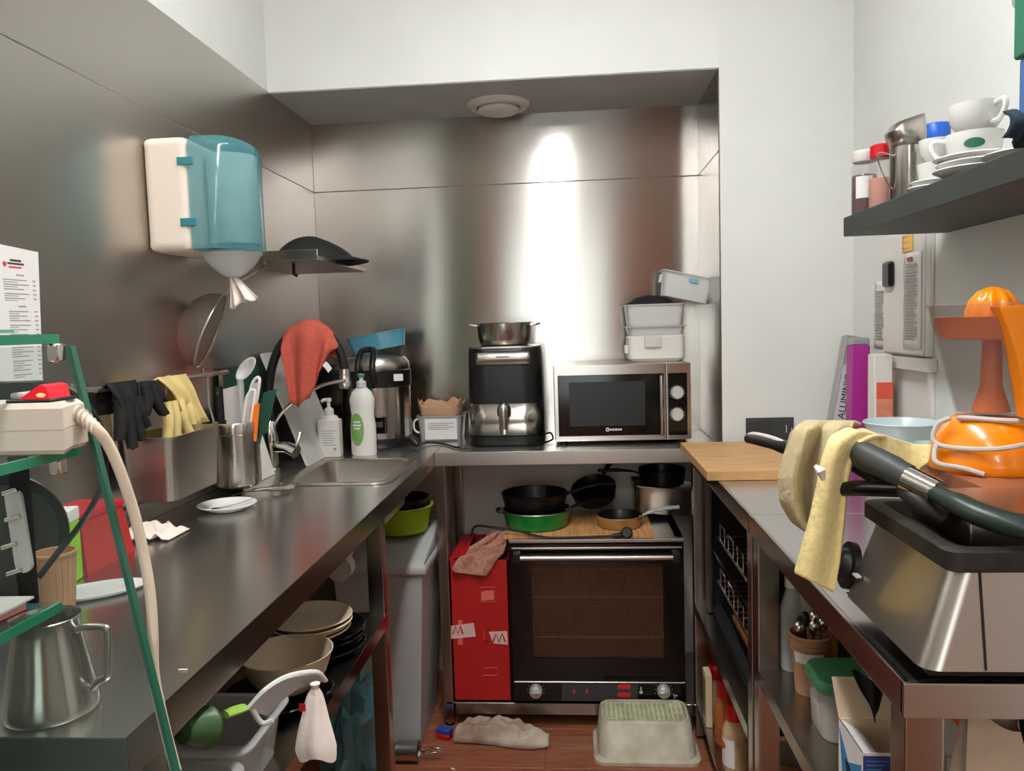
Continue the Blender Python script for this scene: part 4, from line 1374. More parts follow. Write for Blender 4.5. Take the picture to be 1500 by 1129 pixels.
# pink cloth over the box
t = T('cleaning_cloth', 'dirty pink cloth lying over the open red box', 'cloth', (-.30, 2.62, RZ1))
Lc = [(722, 778), (706, 790), (684, 803), (671, 818), (662, 832), (664, 838)]
Rc = [(740, 778), (742, 795), (738, 810), (727, 820), (718, 836), (712, 844)]
def pcl(u, v):
    k = v * 5
    i = min(int(k), 4)
    f = k - i
    lx = Lc[i][0] + (Lc[i + 1][0] - Lc[i][0]) * f
    ly = Lc[i][1] + (Lc[i + 1][1] - Lc[i][1]) * f
    qx = Rc[i][0] + (Rc[i + 1][0] - Rc[i][0]) * f
    qy = Rc[i][1] + (Rc[i + 1][1] - Rc[i][1]) * f
    px, py = lx + (qx - lx) * u, ly + (qy - ly) * u
    rip = .006 * math.sin(u * 12 + v * 9)
    q = at(px, py, Z=RZ1 + .012 + rip)
    if q.y < 2.594:
        q = at(px, py, Y=2.592 - .006 * (1 + math.sin(u * 10)))
    elif q.y > 2.72:
        q = at(px, py, Y=2.72 + rip)
    return q
M(t).grid(pcl, 24, 24).obj('cloth', PINKCL, solid=.003)

# oven
OX0, OX1, OZ0, OZ1, OY0, OY1 = -.236, .350, .100, .659, 2.574, 3.0
t = T('convection_oven', 'black glass fronted convection oven under the steel table', 'oven', ((OX0 + OX1) / 2, 2.79, SZ))
for x in (OX0 + .05, OX1 - .05):
    for y in (OY0 + .06, OY1 - .05):
        M(t).lathe([(0, 0), (.018, 0), (.018, .0135), (0, .0135)], (x, y, SZ), 12).obj('foot', BLK)
def side(a, b_, name, m=DKST):
    M(t).box(a, b_, .002).obj(name, m)
side((OX0, OY0 + .03, OZ0), (OX0 + .03, OY1, OZ1), 'side_panel')
side((OX1 - .03, OY0 + .03, OZ0), (OX1, OY1, OZ1), 'side_panel')
side((OX0 + .03, OY0 + .03, OZ0), (OX1 - .03, OY1, OZ0 + .075), 'base_panel')
side((OX0, OY0 + .008, OZ1 - .012), (OX1, OY1, OZ1), 'top_panel', ST)
side((OX0 + .03, OY0 + .05, OZ1 - .05), (OX1 - .03, OY1, OZ1 - .012), 'cavity_roof', OVENIN)
side((OX0 + .03, OY1 - .03, OZ0 + .075), (OX1 - .03, OY1, OZ1 - .05), 'cavity_back', OVENIN)
for x in (OX0 + .031, OX1 - .034):
    side((x, OY0 + .04, OZ0 + .076), (x + .003, OY1 - .03, OZ1 - .05), 'cavity_wall', OVENIN)
side((OX0 + .034, OY0 + .04, OZ0 + .0755), (OX1 - .034, OY1 - .03, OZ0 + .079), 'cavity_floor', OVENIN)
mm = Matrix.Translation(((OX0 + OX1) / 2, OY1 - .032, .40)) @ Matrix.Rotation(R(90), 4, 'X')
M(t).lathe([(0, .02), (.10, .02), (.115, .012), (.12, 0), (0, 0)], seg=36, mtx=mm).obj('fan_cover', OVENIN)
DZ0 = OZ0 + .072
wx0, wx1, wz0, wz1 = at(780, 900, Y=OY0).x, at(972, 900, Y=OY0).x, at(870, 964, Y=OY0).z, at(870, 826, Y=OY0).z
dz1 = OZ1 - .014
b = M(t)
b.box((OX0 + .004, OY0, DZ0), (wx0, OY0 + .028, dz1)).box((wx1, OY0, DZ0), (OX1 - .004, OY0 + .028, dz1))
b.box((wx0, OY0, DZ0), (wx1, OY0 + .028, wz0)).box((wx0, OY0, wz1), (wx1, OY0 + .028, dz1))
b.obj('door', BLKG)
M(t).box((wx0, OY0 + .004, wz0), (wx1, OY0 + .008, wz1)).obj('door_glass', OVENGL)
hz = at(870, 817, Y=OY0 - .04).z
hxa, hxb = at(757, 817, Y=OY0 - .04).x, at(991, 817, Y=OY0 - .04).x
M(t).tube([(hxa, OY0 - .04, hz), (hxb, OY0 - .04, hz)], .0085, 14).obj('handle', ST)
for x in (hxa, hxb):
    M(t).box((x - .012, OY0 - .050, hz - .016), (x + .012, OY0 - .0003, hz + .016), .004).obj('handle_bracket', BLK)
M(t).box((OX0 + .01, OY0 - .003, dz1 - .016), (OX1 - .01, OY0 + .02, dz1 - .010), .001, 1).obj('trim_bar', ST)
M(t).box((OX0 + .006, OY0 - .004, DZ0 - .006), (OX1 - .006, OY0 + .026, DZ0 - .001), .001, 1).obj('lower_trim', ST)
M(t).box((OX0 + .002, OY0, OZ0), (OX1 - .002, OY0 + .029, DZ0 - .007), .002).obj('control_panel', BLKG)
cz = (OZ0 + DZ0 - .007) / 2
b = M(t)
gx0, gx1 = at(824, 1010, Y=OY0).x, at(935, 1010, Y=OY0).x
b.hexa([(gx0 - .006, OY0 - .001, OZ0 + .003), (gx1 - .003, OY0 - .001, OZ0 + .003), (gx1 - .003, OY0, OZ0 + .003), (gx0 - .006, OY0, OZ0 + .003)], [(gx0, OY0 - .001, DZ0 - .010), (gx1, OY0 - .001, DZ0 - .010), (gx1, OY0, DZ0 - .010), (gx0, OY0, DZ0 - .010)])
b.obj('panel_centre', DKGR)
REDPR = mat('red_panel_print', (210, 40, 48), .5)
for px in (842, 861):
    p = at(px, 1012, Y=OY0)
    M(t).box((p.x - .007, OY0 - .002, p.z - .007), (p.x + .002, OY0 - .001, p.z + .007), .0006, 1).obj('symbol', REDPR)
p = at(852, 1012, Y=OY0)
M(t).box((p.x - .005, OY0 - .002, p.z - .002), (p.x + .005, OY0 - .001, p.z + .002)).obj('dash', PRINTD)
for py in (1005, 1017):
    p = at(913, py, Y=OY0)
    M(t).prism([(-.022, 0), (-.012, .008), (.022, .008), (.026, 0), (.022, -.008), (-.016, -.008)], 0, .001, mtx=frame((p.x, OY0 - .001, p.z), (1, 0, 0), (0, 0, 1))).obj('red_mark', REDPR)
for px in (785, 972):
    p = at(px, 1011, Y=OY0)
    mm = Matrix.Translation((p.x, OY0, p.z)) @ Matrix.Rotation(R(90), 4, 'X')
    k = M(t).lathe([(0, 0), (.023, 0), (.023, .003), (.020, .020), (.017, .022), (0, .022)], seg=28, mtx=mm).obj('knob', KNOB)
    M(t).box((p.x - .016, OY0 - .030, p.z - .004), (p.x + .016, OY0 - .0215, p.z + .004), .002).obj('grip', ST, k)
    b = M(t)
    for i in range(9):
        a = R(-20 + i * 27.5)
        b.box((p.x + .029 * math.cos(a) - .001, OY0 - .0008, p.z + .029 * math.sin(a) - .001), (p.x + .029 * math.cos(a) + .001, OY0, p.z + .029 * math.sin(a) + .001))
    b.obj('dial_marks', LGREY, kind='stuff')
p = at(939, 1011, Y=OY0)
b = M(t).lathe([(0, 0), (.006, 0), (.006, .001), (0, .001)], seg=12, mtx=Matrix.Translation((p.x, OY0, p.z - .006)) @ Matrix.Rotation(R(90), 4, 'X'))
b.box((p.x - .002, OY0 - .001, p.z - .004), (p.x + .002, OY0, p.z + .012))
b.obj('thermometer_mark', LGREY)
p = at(989, 1019, Y=OY0)
b = M(t)
for i in range(3):
    a = R(90 + 120 * i)
    b.prism([(0, 0), (.006, .002), (.007, .006), (.002, .005)], 0, .001, mtx=Matrix.Translation((p.x, OY0, p.z)) @ Matrix.Rotation(R(90), 4, 'X') @ Matrix.Rotation(a, 4, 'Z'))
b.obj('fan_mark', LGREY)
for py in (842, 874, 905, 933):
    z = at(870, py, Y=OY0 + .06).z
    for x in (OX0 + .04, OX1 - .05):
        M(t).box((x, OY0 + .05, z - .006), (x + .010, OY1 - .04, z - .003)).obj('rack_rail', RACK)
    if py in (874, 933):
        b = M(t)
        b.tube([(OX0 + .04, OY0 + .06, z), (OX1 - .04, OY0 + .06, z), (OX1 - .04, OY1 - .06, z), (OX0 + .04, OY1 - .06, z)], .0035, 6, closed=True)
        for i in range(14):
            x = OX0 + .07 + i * (OX1 - OX0 - .14) / 13
            b.tube([(x, OY0 + .06, z + .002), (x, OY1 - .06, z + .002)], .0016, 5)
        b.obj('wire_rack', RACK, kind='stuff')

# things on the oven
OT = OZ1 + .0006
p0, p1, p2 = at(738, 790, Z=OT), at(958, 786, Z=OT), at(930, 764, Z=OT)
t = T('cutting_board', 'bamboo cutting board lying on top of the oven', 'cutting board', ((p0.x + p1.x) / 2, 2.72, OT))
M(t).box((p0.x, 2.585, OT), (p1.x, 2.86, OT + .016), .003).obj('board', BAMBX)
BT = OT + .0165
def pan(label, c, r, h, m_out, m_in, hdir, hlen, hm, hrise=.02, hr=.009, name='frying_pan', tilt=None, ear=False):
    t = T(name, label, 'pan', c)
    b = L().lathe([(0, 0), (r * .84, 0), (r * .9, .004), (r * .99, h * .9), (r, h), (r * .985, h + .0012)], seg=44)
    b.obj('outside', m_out, t)
    L().lathe([(r * .984, h + .0014), (r * .965, h), (r * .87, .006), (r * .82, .004), (0, .004)], seg=44).obj('inside', m_in, t)
    d = Vector((math.cos(hdir), math.sin(hdir), 0))
    z = Vector((0, 0, 1))
    L().tube([d * r * .97 + z * h * .75, d * (r + hlen * .2) + z * (h * .9 + hrise * .4), d * (r + hlen * .6) + z * (h + hrise), d * (r + hlen) + z * (h + hrise * 1.1)], [hr * .6, hr * .9, hr * 1.15, hr], 10, smooth=4, flat=.7).obj('handle', hm, t)
    L().lathe([(0, 0), (.005, 0), (.005, .003), (0, .004)], seg=8, mtx=Matrix.Translation(d * (r * .93) + z * h * .75) @ Matrix.Rotation(hdir, 4, 'Z') @ Matrix.Rotation(R(-90), 4, 'Y')).obj('rivet', CHROME, t)
    if tilt:
        t.rotation_euler = tilt
    return t
gc = at(785, 776, Z=BT)
g = pan('green enamel pan with black inside under the stacked frying pan', (at(786, 760, Y=2.71).x, 2.715, BT), .120, .060, GREENP, NONST, R(20), .16, BLK, .01)
L().tube([(-.112, -.02, .05), (-.135, -.018, .055), (-.138, 0, .056), (-.135, .018, .055), (-.112, .02, .05)], .006, 8, smooth=4).obj('ear_handle', BLK, g)
L().lathe([(.1195, .058), (.1215, .060), (.1205, .062), (.118, .062)], seg=44).obj('rim', ST, g)
pan('large black frying pan stacked upright in the green pan', (at(783, 735, Y=2.73).x, 2.735, BT + .0635), .118, .050, NONST, NONST, R(8), .17, BLK, .018, .012, tilt=(0, 0, 0))
pan('black frying pan lying tilted behind the stacked pans', (at(872, 728, Y=2.86).x, 2.89, OT + .075), .085, .042, NONST, NONST, R(60), .10, BLK, .0, tilt=(R(24), R(-10), 0))
pan('small frying pan with gold outside and a pale handle', (at(907, 755, Y=2.70).x, 2.69, BT), .079, .040, GOLD, NONST, R(12), .135, LGREY, .012, .010)
t = T('roasting_tray', 'grey steel roasting tray behind the small gold pan', 'tray', (at(960, 745, Y=2.88).x, 2.905, OT))
b = L()
tub(b, -.09, -.085, .17, .085, 0, .10, .0015, .02, .012, .008)
b.obj('tray', STD, t)
t.rotation_euler = (0, R(6), 0)
t.location.z += .022
pan('dark deep frying pan resting on the roasting tray', (at(970, 712, Y=2.9).x, 2.905, OT + .118), .088, .058, NONST, NONST, R(186), .15, BLK, .0)
t = T('power_cable', 'black cable with angled plug lying across the oven top', 'cable', at(760, 780, Y=2.58))
pts = [at(690, 786, Y=2.60), at(696, 771, Y=2.60), at(720, 772, Y=2.585), at(760, 778, Y=2.58), at(800, 787, Y=2.575), at(850, 787, Y=2.575), at(896, 785, Y=2.575)]
M(t).tube(pts, .0042, 8, smooth=6).obj('cable', BLK)
q = pts[-1]
M(t).tube([q, q + Vector((.025, 0, .002)), q + Vector((.038, 0, .006))], [.007, .010, .012], 10).obj('plug_neck', BLK)
M(t).lathe([(0, -.014), (.017, -.014), (.019, -.01), (.019, .01), (.015, .014), (0, .014)], seg=20, mtx=Matrix.Translation(q + Vector((.050, .0, .010))) @ Matrix.Rotation(R(70), 4, 'X')).obj('plug_head', BLK)

# ================================================================ FLOOR
bx0, bx1 = at(876, 1112, Z=0).x, at(1020, 1110, Z=0).x
by0 = 2.375
t = T('plastic_basket', 'upturned cream plastic basket with woven base on the floor', 'basket', ((bx0 + bx1) / 2, by0 + .12, 0))
b = M(t)
zt = .118
tx0, tx1, ty0, ty1 = bx0 + .012, bx1 - .012, by0 + .035, by0 + .155
def rr(x0, y0, x1, y1, z, r=.03):
    return [(x, y - .018 * (1 - (2 * (x - x0) / (x1 - x0) - 1) ** 2) * (1 if y < (y0 + y1) / 2 else -.4), z) for x, y in rrect(x0, y0, x1, y1, r, 5)]
def dens(ring_, n=10):
    return ring_
loft(b, [rr(bx0 - .012, by0 - .012, bx1 + .012, by0 + .20, .0), rr(bx0 - .012, by0 - .012, bx1 + .012, by0 + .20, .010), rr(bx0, by0, bx1, by0 + .188, .018), rr(tx0, ty0, tx1, ty1 + .03, zt - .006, .03), rr(tx0 + .006, ty0 + .006, tx1 - .006, ty1 + .024, zt, .028), rr(tx0 + .012, ty0 + .012, tx1 - .012, ty1 + .018, zt, .024), rr(tx0 + .014, ty0 + .014, tx1 - .014, ty1 + .016, zt - .012, .022)])
b.obj('body', BASKET)
b = M(t)
nx, ny = 17, 12
for i in range(nx):
    x = tx0 + .022 + i * (tx1 - tx0 - .044) / (nx - 1)
    b.tube([(x, ty0 + .022 + (ty1 - ty0) * k / 12, zt - .009 + (.004 if (k + i) % 2 else -.001)) for k in range(13)], .0036, 5, flat=.6)
for k in range(ny):
    y = ty0 + .020 + k * (ty1 - ty0 - .01) / (ny - 1)
    b.tube([(tx0 + .018, y, zt - .0075), (tx1 - .018, y, zt - .0075)], .0034, 5, flat=.6)
b.obj('woven_base', BASKETG, kind='stuff')
for i in range(3):
    M(t).box((tx1 + .0, by0 + .07 + i * .03, .075), (tx1 + .0105, by0 + .082 + i * .03, .095), .001, 1).obj('slot', BLKM)
q = at(735, 1082, Z=0)
t = T('floor_rag', 'soiled whitish rag crumpled on the floor below the oven', 'cloth', q)
def ragf(u, v):
    x = (u - .5) * .32
    y = (v - .5) * .13 * (1 - .5 * abs(2 * u - 1) ** 2) + .02 * math.sin(u * 5)
    n = noise.noise(Vector((u * 5, v * 3, 3))) + .5 * noise.noise(Vector((u * 11, v * 7, 8)))
    e = math.sin(PI * v) ** .6
    return Vector((x, y, .004 + e * (.050 + .045 * n * (1 if n > 0 else .6)) * (1 - .6 * abs(2 * u - 1) ** 3)))
L().grid(ragf, 40, 18).obj('rag', RAG, t, solid=.003)
q = at(596, 1090, Y=2.36)
t = T('steel_beaker', 'small steel beaker lying on its side on the floor by the table leg', 'cup', (q.x, 2.37, .034))
mm = Matrix.Rotation(R(90), 4, 'Y')
L().lathe([(0, -.04), (.028, -.04), (.032, -.036), (.033, .03), (.034, .036), (.031, .036), (.030, -.03), (0, -.034)], seg=28, mtx=mm).obj('beaker', ST, t)
for k in range(4):
    a = PI * k / 4
    L().tube([(.04, 0, 0), (.07, .012 * math.cos(a), .012 * math.sin(a)), (.115, .004 * math.cos(a), .004 * math.sin(a)), (.07, -.012 * math.cos(a), -.012 * math.sin(a)), (.04, 0, 0)], .0012, 5, smooth=4).obj('whisk_wire', CHROME, t)
q = at(651, 1080, Z=0)
t = T('small_box', 'tiny red and blue packet lying on the floor beside the rag', 'packet', q, rz=-.35)
L().box((-.026, -.016, 0), (.026, .016, .018), .002, 1).obj('red_half', RED, t)
L().box((-.024, -.0155, .018), (.026, .017, .034), .002, 1).obj('blue_half', mat('packet_blue', (40, 70, 150), .5), t)
for k, (px, py) in enumerate(((627, 1020), (618, 1052), (664, 1126))):
    p = at(px, py, Z=.0006)
    M().prism([(-.008, -.002), (.006, -.004), (.009, .002), (-.004, .005)], 0, .001, mtx=Matrix.Translation(p) @ Matrix.Rotation(k * 1.3, 4, 'Z')).obj('paper_scrap', TISSUE, label=('pale scrap on the floor right of the grey bin', 'pale scrap on the floor beside the foot of the grey bin', 'small pale scrap on the floor planks in front of the table')[k], cat='scrap')

# ================================================================ RIGHT SIDE
HZ = HC + .0006
t = T('cutting_board', 'thick bamboo board on the far end of the right worktop', 'cutting board', (.47, 2.30, HZ))
M(t).box((.338, 2.05, HZ), (.607, 2.56, HZ + .024), .002).obj('board', BAMB)
# socket plate on the white wall
a, c = at(1092, 612, Y=YW), at(1162, 645, Y=YW)
t = T('wall_socket', 'dark grey double socket plate on the white wall above the bamboo board', 'socket', ((a.x + c.x) / 2, YW, c.z))
M(t).box((a.x, YW - .008, c.z), (c.x, YW - .0004, a.z), .002).obj('plate', DKGR)
for k in (0, 1):
    x = a.x + .038 + k * .076
    M(t).box((x - .032, YW - .010, (a.z + c.z) / 2 - .030), (x + .032, YW - .0075, (a.z + c.z) / 2 + .030), .001, 1).obj('socket_insert', DKGR)
for k in (0, 1):
    p = at(1152 + k * 8, 628 + k * 4, Y=YW - .011)
    M(t).box((p.x - .0012, YW - .012, p.z - .012), (p.x + .0012, YW - .0098, p.z + .012), .0004, 1).obj('white_mark', PAPER)

# foil and film boxes in the corner
def slab(name, label, base, top, w, d, m, cat='box'):
    base, top = Vector(base), Vector(top)
    zx = (top - base).normalized()
    yx = Vector((0, 1, 0))
    yx = (yx - zx * yx.dot(zx)).normalized()
    xx = yx.cross(zx)
    mm = Matrix((xx, yx, zx)).transposed().to_4x4()
    mm.translation = base
    h = (top - base).length
    t = T(name, label, cat, base)
    M(t).box((-w / 2, -d / 2, 0), (w / 2, d / 2, h), .002, 1, mtx=mm).obj('carton', m)
    return t, mm, h
t, mm, h = slab('foil_box', 'silver aluminium foil box leaning in the corner by the magenta box', (.785, 2.46, HZ + .012), (.858, 2.50, 1.315), .046, .046, SILVERC)
b = M(t).box((-.018, -.0240, .02), (.018, -.0232, .26), 0, mtx=mm)
b.obj('printed_face', mat('foil_print', (196, 196, 198), .5))
tm = mm @ Matrix.Translation((.004, -.0246, .165)) @ frame((0, 0, 0), (0, 0, 1), (-1, 0, 0))
tm = Matrix.Translation(-Vector(t['base'])) @ tm
words(t, 'ALUMINIO', .030, tm, BLK)
t, mm, h = slab('film_box', 'tall magenta cling film box standing in the corner', (.826, 2.36, HZ), (.836, 2.38, 1.292), .050, .050, PURPLE)
M(t).box((-.0252, -.0252, h - .0), (.0252, .0252, h + .022), .006, 2, mtx=mm).obj('end_cap', SILVERC)
t, mm, h = slab('film_box', 'white and coral box of baking paper in front of the magenta box', (.838, 2.22, HZ), (.838, 2.22, 1.272), .048, .048, WHT)
M(t).box((-.018, -.0246, .01), (.0244, -.0238, .19), 0, mtx=mm).obj('coral_print', CORALL)
M(t).box((-.018, -.0250, .19), (.0244, -.0242, .235), 0, mtx=mm).obj('coral_band', CORAL)
b = M(t)
b.prism([(-.014, .095), (-.004, .112), (.004, .10), (.014, .118), (.008, .085), (-.004, .078)], 0, .0006, mtx=mm @ Matrix.Translation((.002, -.0252, 0)) @ Matrix.Rotation(R(90), 4, 'X'))
b.obj('purple_emblem', NAVY)
t, mm, h = slab('film_box', 'narrow salmon box half hidden behind the coral box', (.872, 2.27, HZ), (.872, 2.27, 1.18), .032, .04, CORALL)

# electrical cabinet and papers on the right wall
t = T('electrical_cabinet', 'white electrical cabinet with ledge on the right wall below the shelf', 'cabinet', (.88, 2.17, 1.235))
M(t).box((.882, 2.03, 1.27), (XR - .0005, 2.315, 1.60), .006).obj('case', WHT)
M(t).box((.876, 2.045, 1.275), (.882, 2.30, 1.59), .003).obj('door', WHT)
M(t).box((.874, 2.01, 1.232), (XR - .0005, 2.315, 1.266), .005).obj('ledge', WHT)
M(t).box((.860, 2.218, 1.455), (.876, 2.275, 1.525), .010, 3).obj('latch', BLKG)
struct(M().box((XR - .012, 2.02, HC + .03), (XR, 2.045, 1.2315), .003).obj('trim_4', WHT))
def wallpaper(label, x, y0, y1, z0, z1, m=PAPER, lines=0, seed=0, name='note_sheet', logo=False):
    t = T(name, label, 'paper', (x, (y0 + y1) / 2, z0))
    M(t).grid(lambda u, v: Vector((x - .0015 - .003 * math.sin(v * 9 + seed) ** 2 * u, y0 + (y1 - y0) * u, z0 + (z1 - z0) * v)), 4, 14).obj('sheet', m, solid=.0006)
    if lines:
        b = M(t)
        random.seed(seed)
        for i in range(lines):
            z = z1 - .03 - (z1 - z0 - .05) * i / lines
            e = y0 + (y1 - y0) * (.12 + .25 * random.random())
            b.box((x - .0056, e, z - .002), (x - .0050, y1 - (y1 - y0) * .12, z + .001))
        b.obj('printed_lines', PRINT, kind='stuff')
    if logo:
        M(t).box((x - .0058, y0 + (y1 - y0) * .45, z1 - .022), (x - .0050, y1 - (y1 - y0) * .25, z1 - .012)).obj('logo', mat('logo_%d' % seed, (150, 90, 100), .7))
    return t
wallpaper('narrow printed sheet on the wall left of the electrical cabinet', XR - .0005, 2.325, 2.415, 1.282, 1.478, lines=20, seed=4)
wallpaper('long curling printed list hanging on the electrical cabinet door', .8755, 2.052, 2.155, 1.288, 1.538, lines=28, seed=7, logo=True)
wallpaper('small yellow sticky note at the top of the electrical cabinet', .8755, 2.105, 2.165, 1.541, 1.585, m=YNOTE, seed=2)

# wall shelf with crockery
SX, SZ0, SZ1, SYF, SYN = .656, 1.5705, 1.6155, 1.97, .80
t = T('wall_shelf', 'thick dark grey floating shelf with crockery on the right wall', 'shelf', (.78, 1.4, SZ0))
M(t).box((SX, SYN, SZ0), (XR - .0005, SYF, SZ1), .0015, 1).obj('board', SHELFM)
S = SZ1 + .0006
def on(px, Y):
    return Vector((at(px, 300, Y=Y).x, Y, S))
p = on(1266, 1.925)
t = T('jam_jar', 'glass jar of dark red jam with a white lid at the shelf end', 'jar', p)
L().lathe([(0, 0), (.025, 0), (.0275, .004), (.0275, .085), (.026, .09), (0, .09)], seg=28).obj('jam', JAM, t)
L().lathe([(.0276, .0), (.029, .004), (.029, .105), (.025, .120), (.023, .124), (.0, .124)], seg=28).obj('glass', JARGL, t)
L().lathe([(0, .146), (.024, .146), (.0265, .143), (.0265, .122), (.025, .120)], seg=28).obj('lid', WHT, t)
b = L()
b.grid(lambda u, v: Vector((.0295 * math.sin(-1.0 + 1.3 * u), -.0295 * math.cos(-1.0 + 1.3 * u), .035 + .05 * v)), 10, 1)
b.obj('label', PAPER, t)
p = on(1291, 1.86)
t = T('spice_jar', 'jar of pinkish powder with a red lid between jam and steel shaker', 'jar', p)
L().lathe([(0, 0), (.024, 0), (.026, .004), (.026, .07), (0, .072)], seg=24).obj('powder', SALMONJ, t)
L().lathe([(.0262, 0), (.0275, .004), (.0275, .10), (.023, .115), (0, .118)], seg=24).obj('glass', JARGL, t)
L().lathe([(0, .145), (.022, .145), (.0245, .142), (.0245, .117), (.022, .115)], seg=24).obj('lid', REDCAP, t)
p = on(1329, 1.77)
t = T('steel_shaker', 'brushed steel canister with open tilted top and wire clasp', 'canister', p)
L().lathe([(0, 0), (.034, 0), (.036, .003), (.036, .118), (.034, .120), (0, .120)], seg=32).obj('body', STV, t)
b = L()
loft(b, [[(x, y, .120) for x, y in rrect(-.034, -.034, .034, .034, .03, 3)], [(x * 1.0 - .006, y, .150) for x, y in rrect(-.036, -.036, .036, .036, .02, 3)], [(x * .8 - .002, y * .8, .176 + .25 * x) for x, y in rrect(-.036, -.036, .036, .036, .02, 3)]], False, False)
b.obj('collar', ST, t, solid=.0015)
L().lathe([(0, .128), (.030, .128), (.030, .131), (0, .132)], seg=24).obj('brass_lining', GOLD, t)
L().tube([(-.034, -.012, .10), (-.064, -.014, .108), (-.066, -.014, .09), (-.05, -.014, .05), (-.036, -.012, .03)], .0018, 6, smooth=4).obj('wire_clasp', CHROME, t)
p = on(1366, 1.80)
t = T('storage_jar', 'white jar with a blue cap behind the small cups', 'jar', p + Vector((.02, .03, 0)))
L().lathe([(0, 0), (.030, 0), (.032, .004), (.032, .125), (.024, .145), (0, .146)], seg=28).obj('jar', WHT, t)
L().lathe([(0, .178), (.026, .178), (.028, .175), (.028, .146), (0, .146)], seg=28).obj('cap', BLUECAP, t)
def saucers(label, c, r, n, group):
    prof = [(0, .002), (r * .5, .002), (r * .52, 0), (r * .6, 0), (r * .95, .014), (r, .0155), (r * .97, .0175), (r * .6, .005), (0, .0045)]
    first = None
    for i in range(n):
        o = L().lathe(prof, seg=40).obj('saucer', WHTG, None) if first is None else first.copy()
        if first is None:
            first = o
        else:
            COL.objects.link(o)
        o.location = Vector(c) + Vector((.004 * (i % 2), -.003 * (i % 2), i * .0105))
        o['label'] = label % ('lowest', 'middle', 'topmost')[i if n == 3 else i * 2]
        o['category'] = 'saucer'
        o['group'] = group
    return Vector(c) + Vector((0, 0, (n - 1) * .0105 + .0065))
def cup(label, c, r, h, ang, group, logo=False):
    t = T('coffee_cup', label, 'cup', c, group=group)
    L().lathe([(0, .003), (r * .5, .003), (r * .52, 0), (r * .62, 0), (r * .7, .006), (r * .92, h * .4), (r, h * .85), (r * 1.01, h), (r * .97, h), (r * .95, h * .85), (r * .86, h * .4), (r * .6, .010), (0, .007)], seg=36).obj('cup', WHTG, t)
    d = Vector((math.cos(ang), math.sin(ang), 0))
    z = Vector((0, 0, 1))
    L().tube([d * r * .97 + z * h * .85, d * (r + h * .36) + z * h * .88, d * (r + h * .42) + z * h * .6, d * (r + h * .2) + z * h * .28, d * r * .84 + z * h * .25], .0048, 8, smooth=4).obj('handle', WHTG, t)
    if logo:
        def lg(u, v):
            a = 2 * PI * u
            th = -PI / 2 - .45 + .36 * v * math.cos(a)
            zz = h * .55 + .0085 * v * math.sin(a)
            rr_ = (r * .945 + .0022)
            return Vector((rr_ * math.cos(th), rr_ * math.sin(th), zz))
        L().grid(lg, 24, 4).obj('oval_emblem', mat('cup_green', (40, 100, 70), .5), t)
    return t
p = on(1368, 1.665)
q = saucers('%s small saucer under the espresso cups', p, .050, 2, 'small saucers on the right shelf')
cup('lower small white cup of the pair beside the steel canister', q, .031, .046, R(-60), 'white cups on the right shelf')
cup('upper small white cup of the pair below the blue cap', q + Vector((.002, -.002, .0465)), .031, .046, R(-20), 'white cups on the right shelf')
p = on(1426, 1.475)
q = saucers('%s large saucer under the cappuccino cups', p, .066, 3, 'large saucers on the right shelf')
cup('large white cup with a green oval emblem on the saucers', q, .046, .050, R(150), 'white cups on the right shelf', True)
cup('large white cup stacked on top of the cup with the emblem', q + Vector((.002, 0, .0505)), .044, .050, R(-75), 'white cups on the right shelf')
p = on(1476, 1.37)
t = T('saucer', 'white saucer with a dark mark beside the blue box', 'saucer', p + Vector((.03, .0, 0)))
L().lathe([(0, .002), (.03, .002), (.032, 0), (.036, 0), (.062, .018), (.066, .020), (.064, .022), (.036, .006), (0, .005)], seg=36).obj('saucer', WHTG, t)
bx = at(1492, 120, Y=1.22).x
gx = at(1484, 60, Y=1.225).x
gz = at(1486, 90, Y=1.225).z
M().box((bx, 1.04, S), (XR - .012, 1.22, gz), .003, 1).obj('carton', BLUEBOX, label='blue box standing on the shelf below the green box', cat='box')
t = T('carton', 'green box with a lighter circle stacked on the blue box', 'box', (gx + .09, 1.13, gz + .0006))
M(t).box((gx, 1.03, gz + .0006), (XR - .010, 1.225, gz + .21), .003, 1).obj('box', GREENBOX)
p = at(1495, 2, Y=1.225)
M(t).lathe([(.008, 0), (.013, 0), (.013, .0008), (.008, .0008)], seg=24, mtx=Matrix.Translation((p.x, 1.2245, p.z)) @ Matrix.Rotation(R(90), 4, 'X')).obj('printed_circle', LGREY)
M(t).lathe([(.008, 0), (.013, 0), (.013, .0008), (.008, .0008)], seg=24, mtx=Matrix.Translation((p.x, 1.0298, p.z)) @ Matrix.Rotation(R(90), 4, 'X')).obj('printed_circle', LGREY)
def nav(u, v):
    p = at(1477 + 40 * u, 162 + 8 * u + (36 + 10 * u) * v, Y=1.00)
    return Vector((p.x, 1.01 - .018 * math.sin(PI * v) - .012 * math.sin(u * 8), p.z))
M().grid(nav, 14, 10).obj('cloth', NAVYCL, label='dark navy folded cloth hanging beside the blue box at the picture edge', cat='cloth', solid=.006)

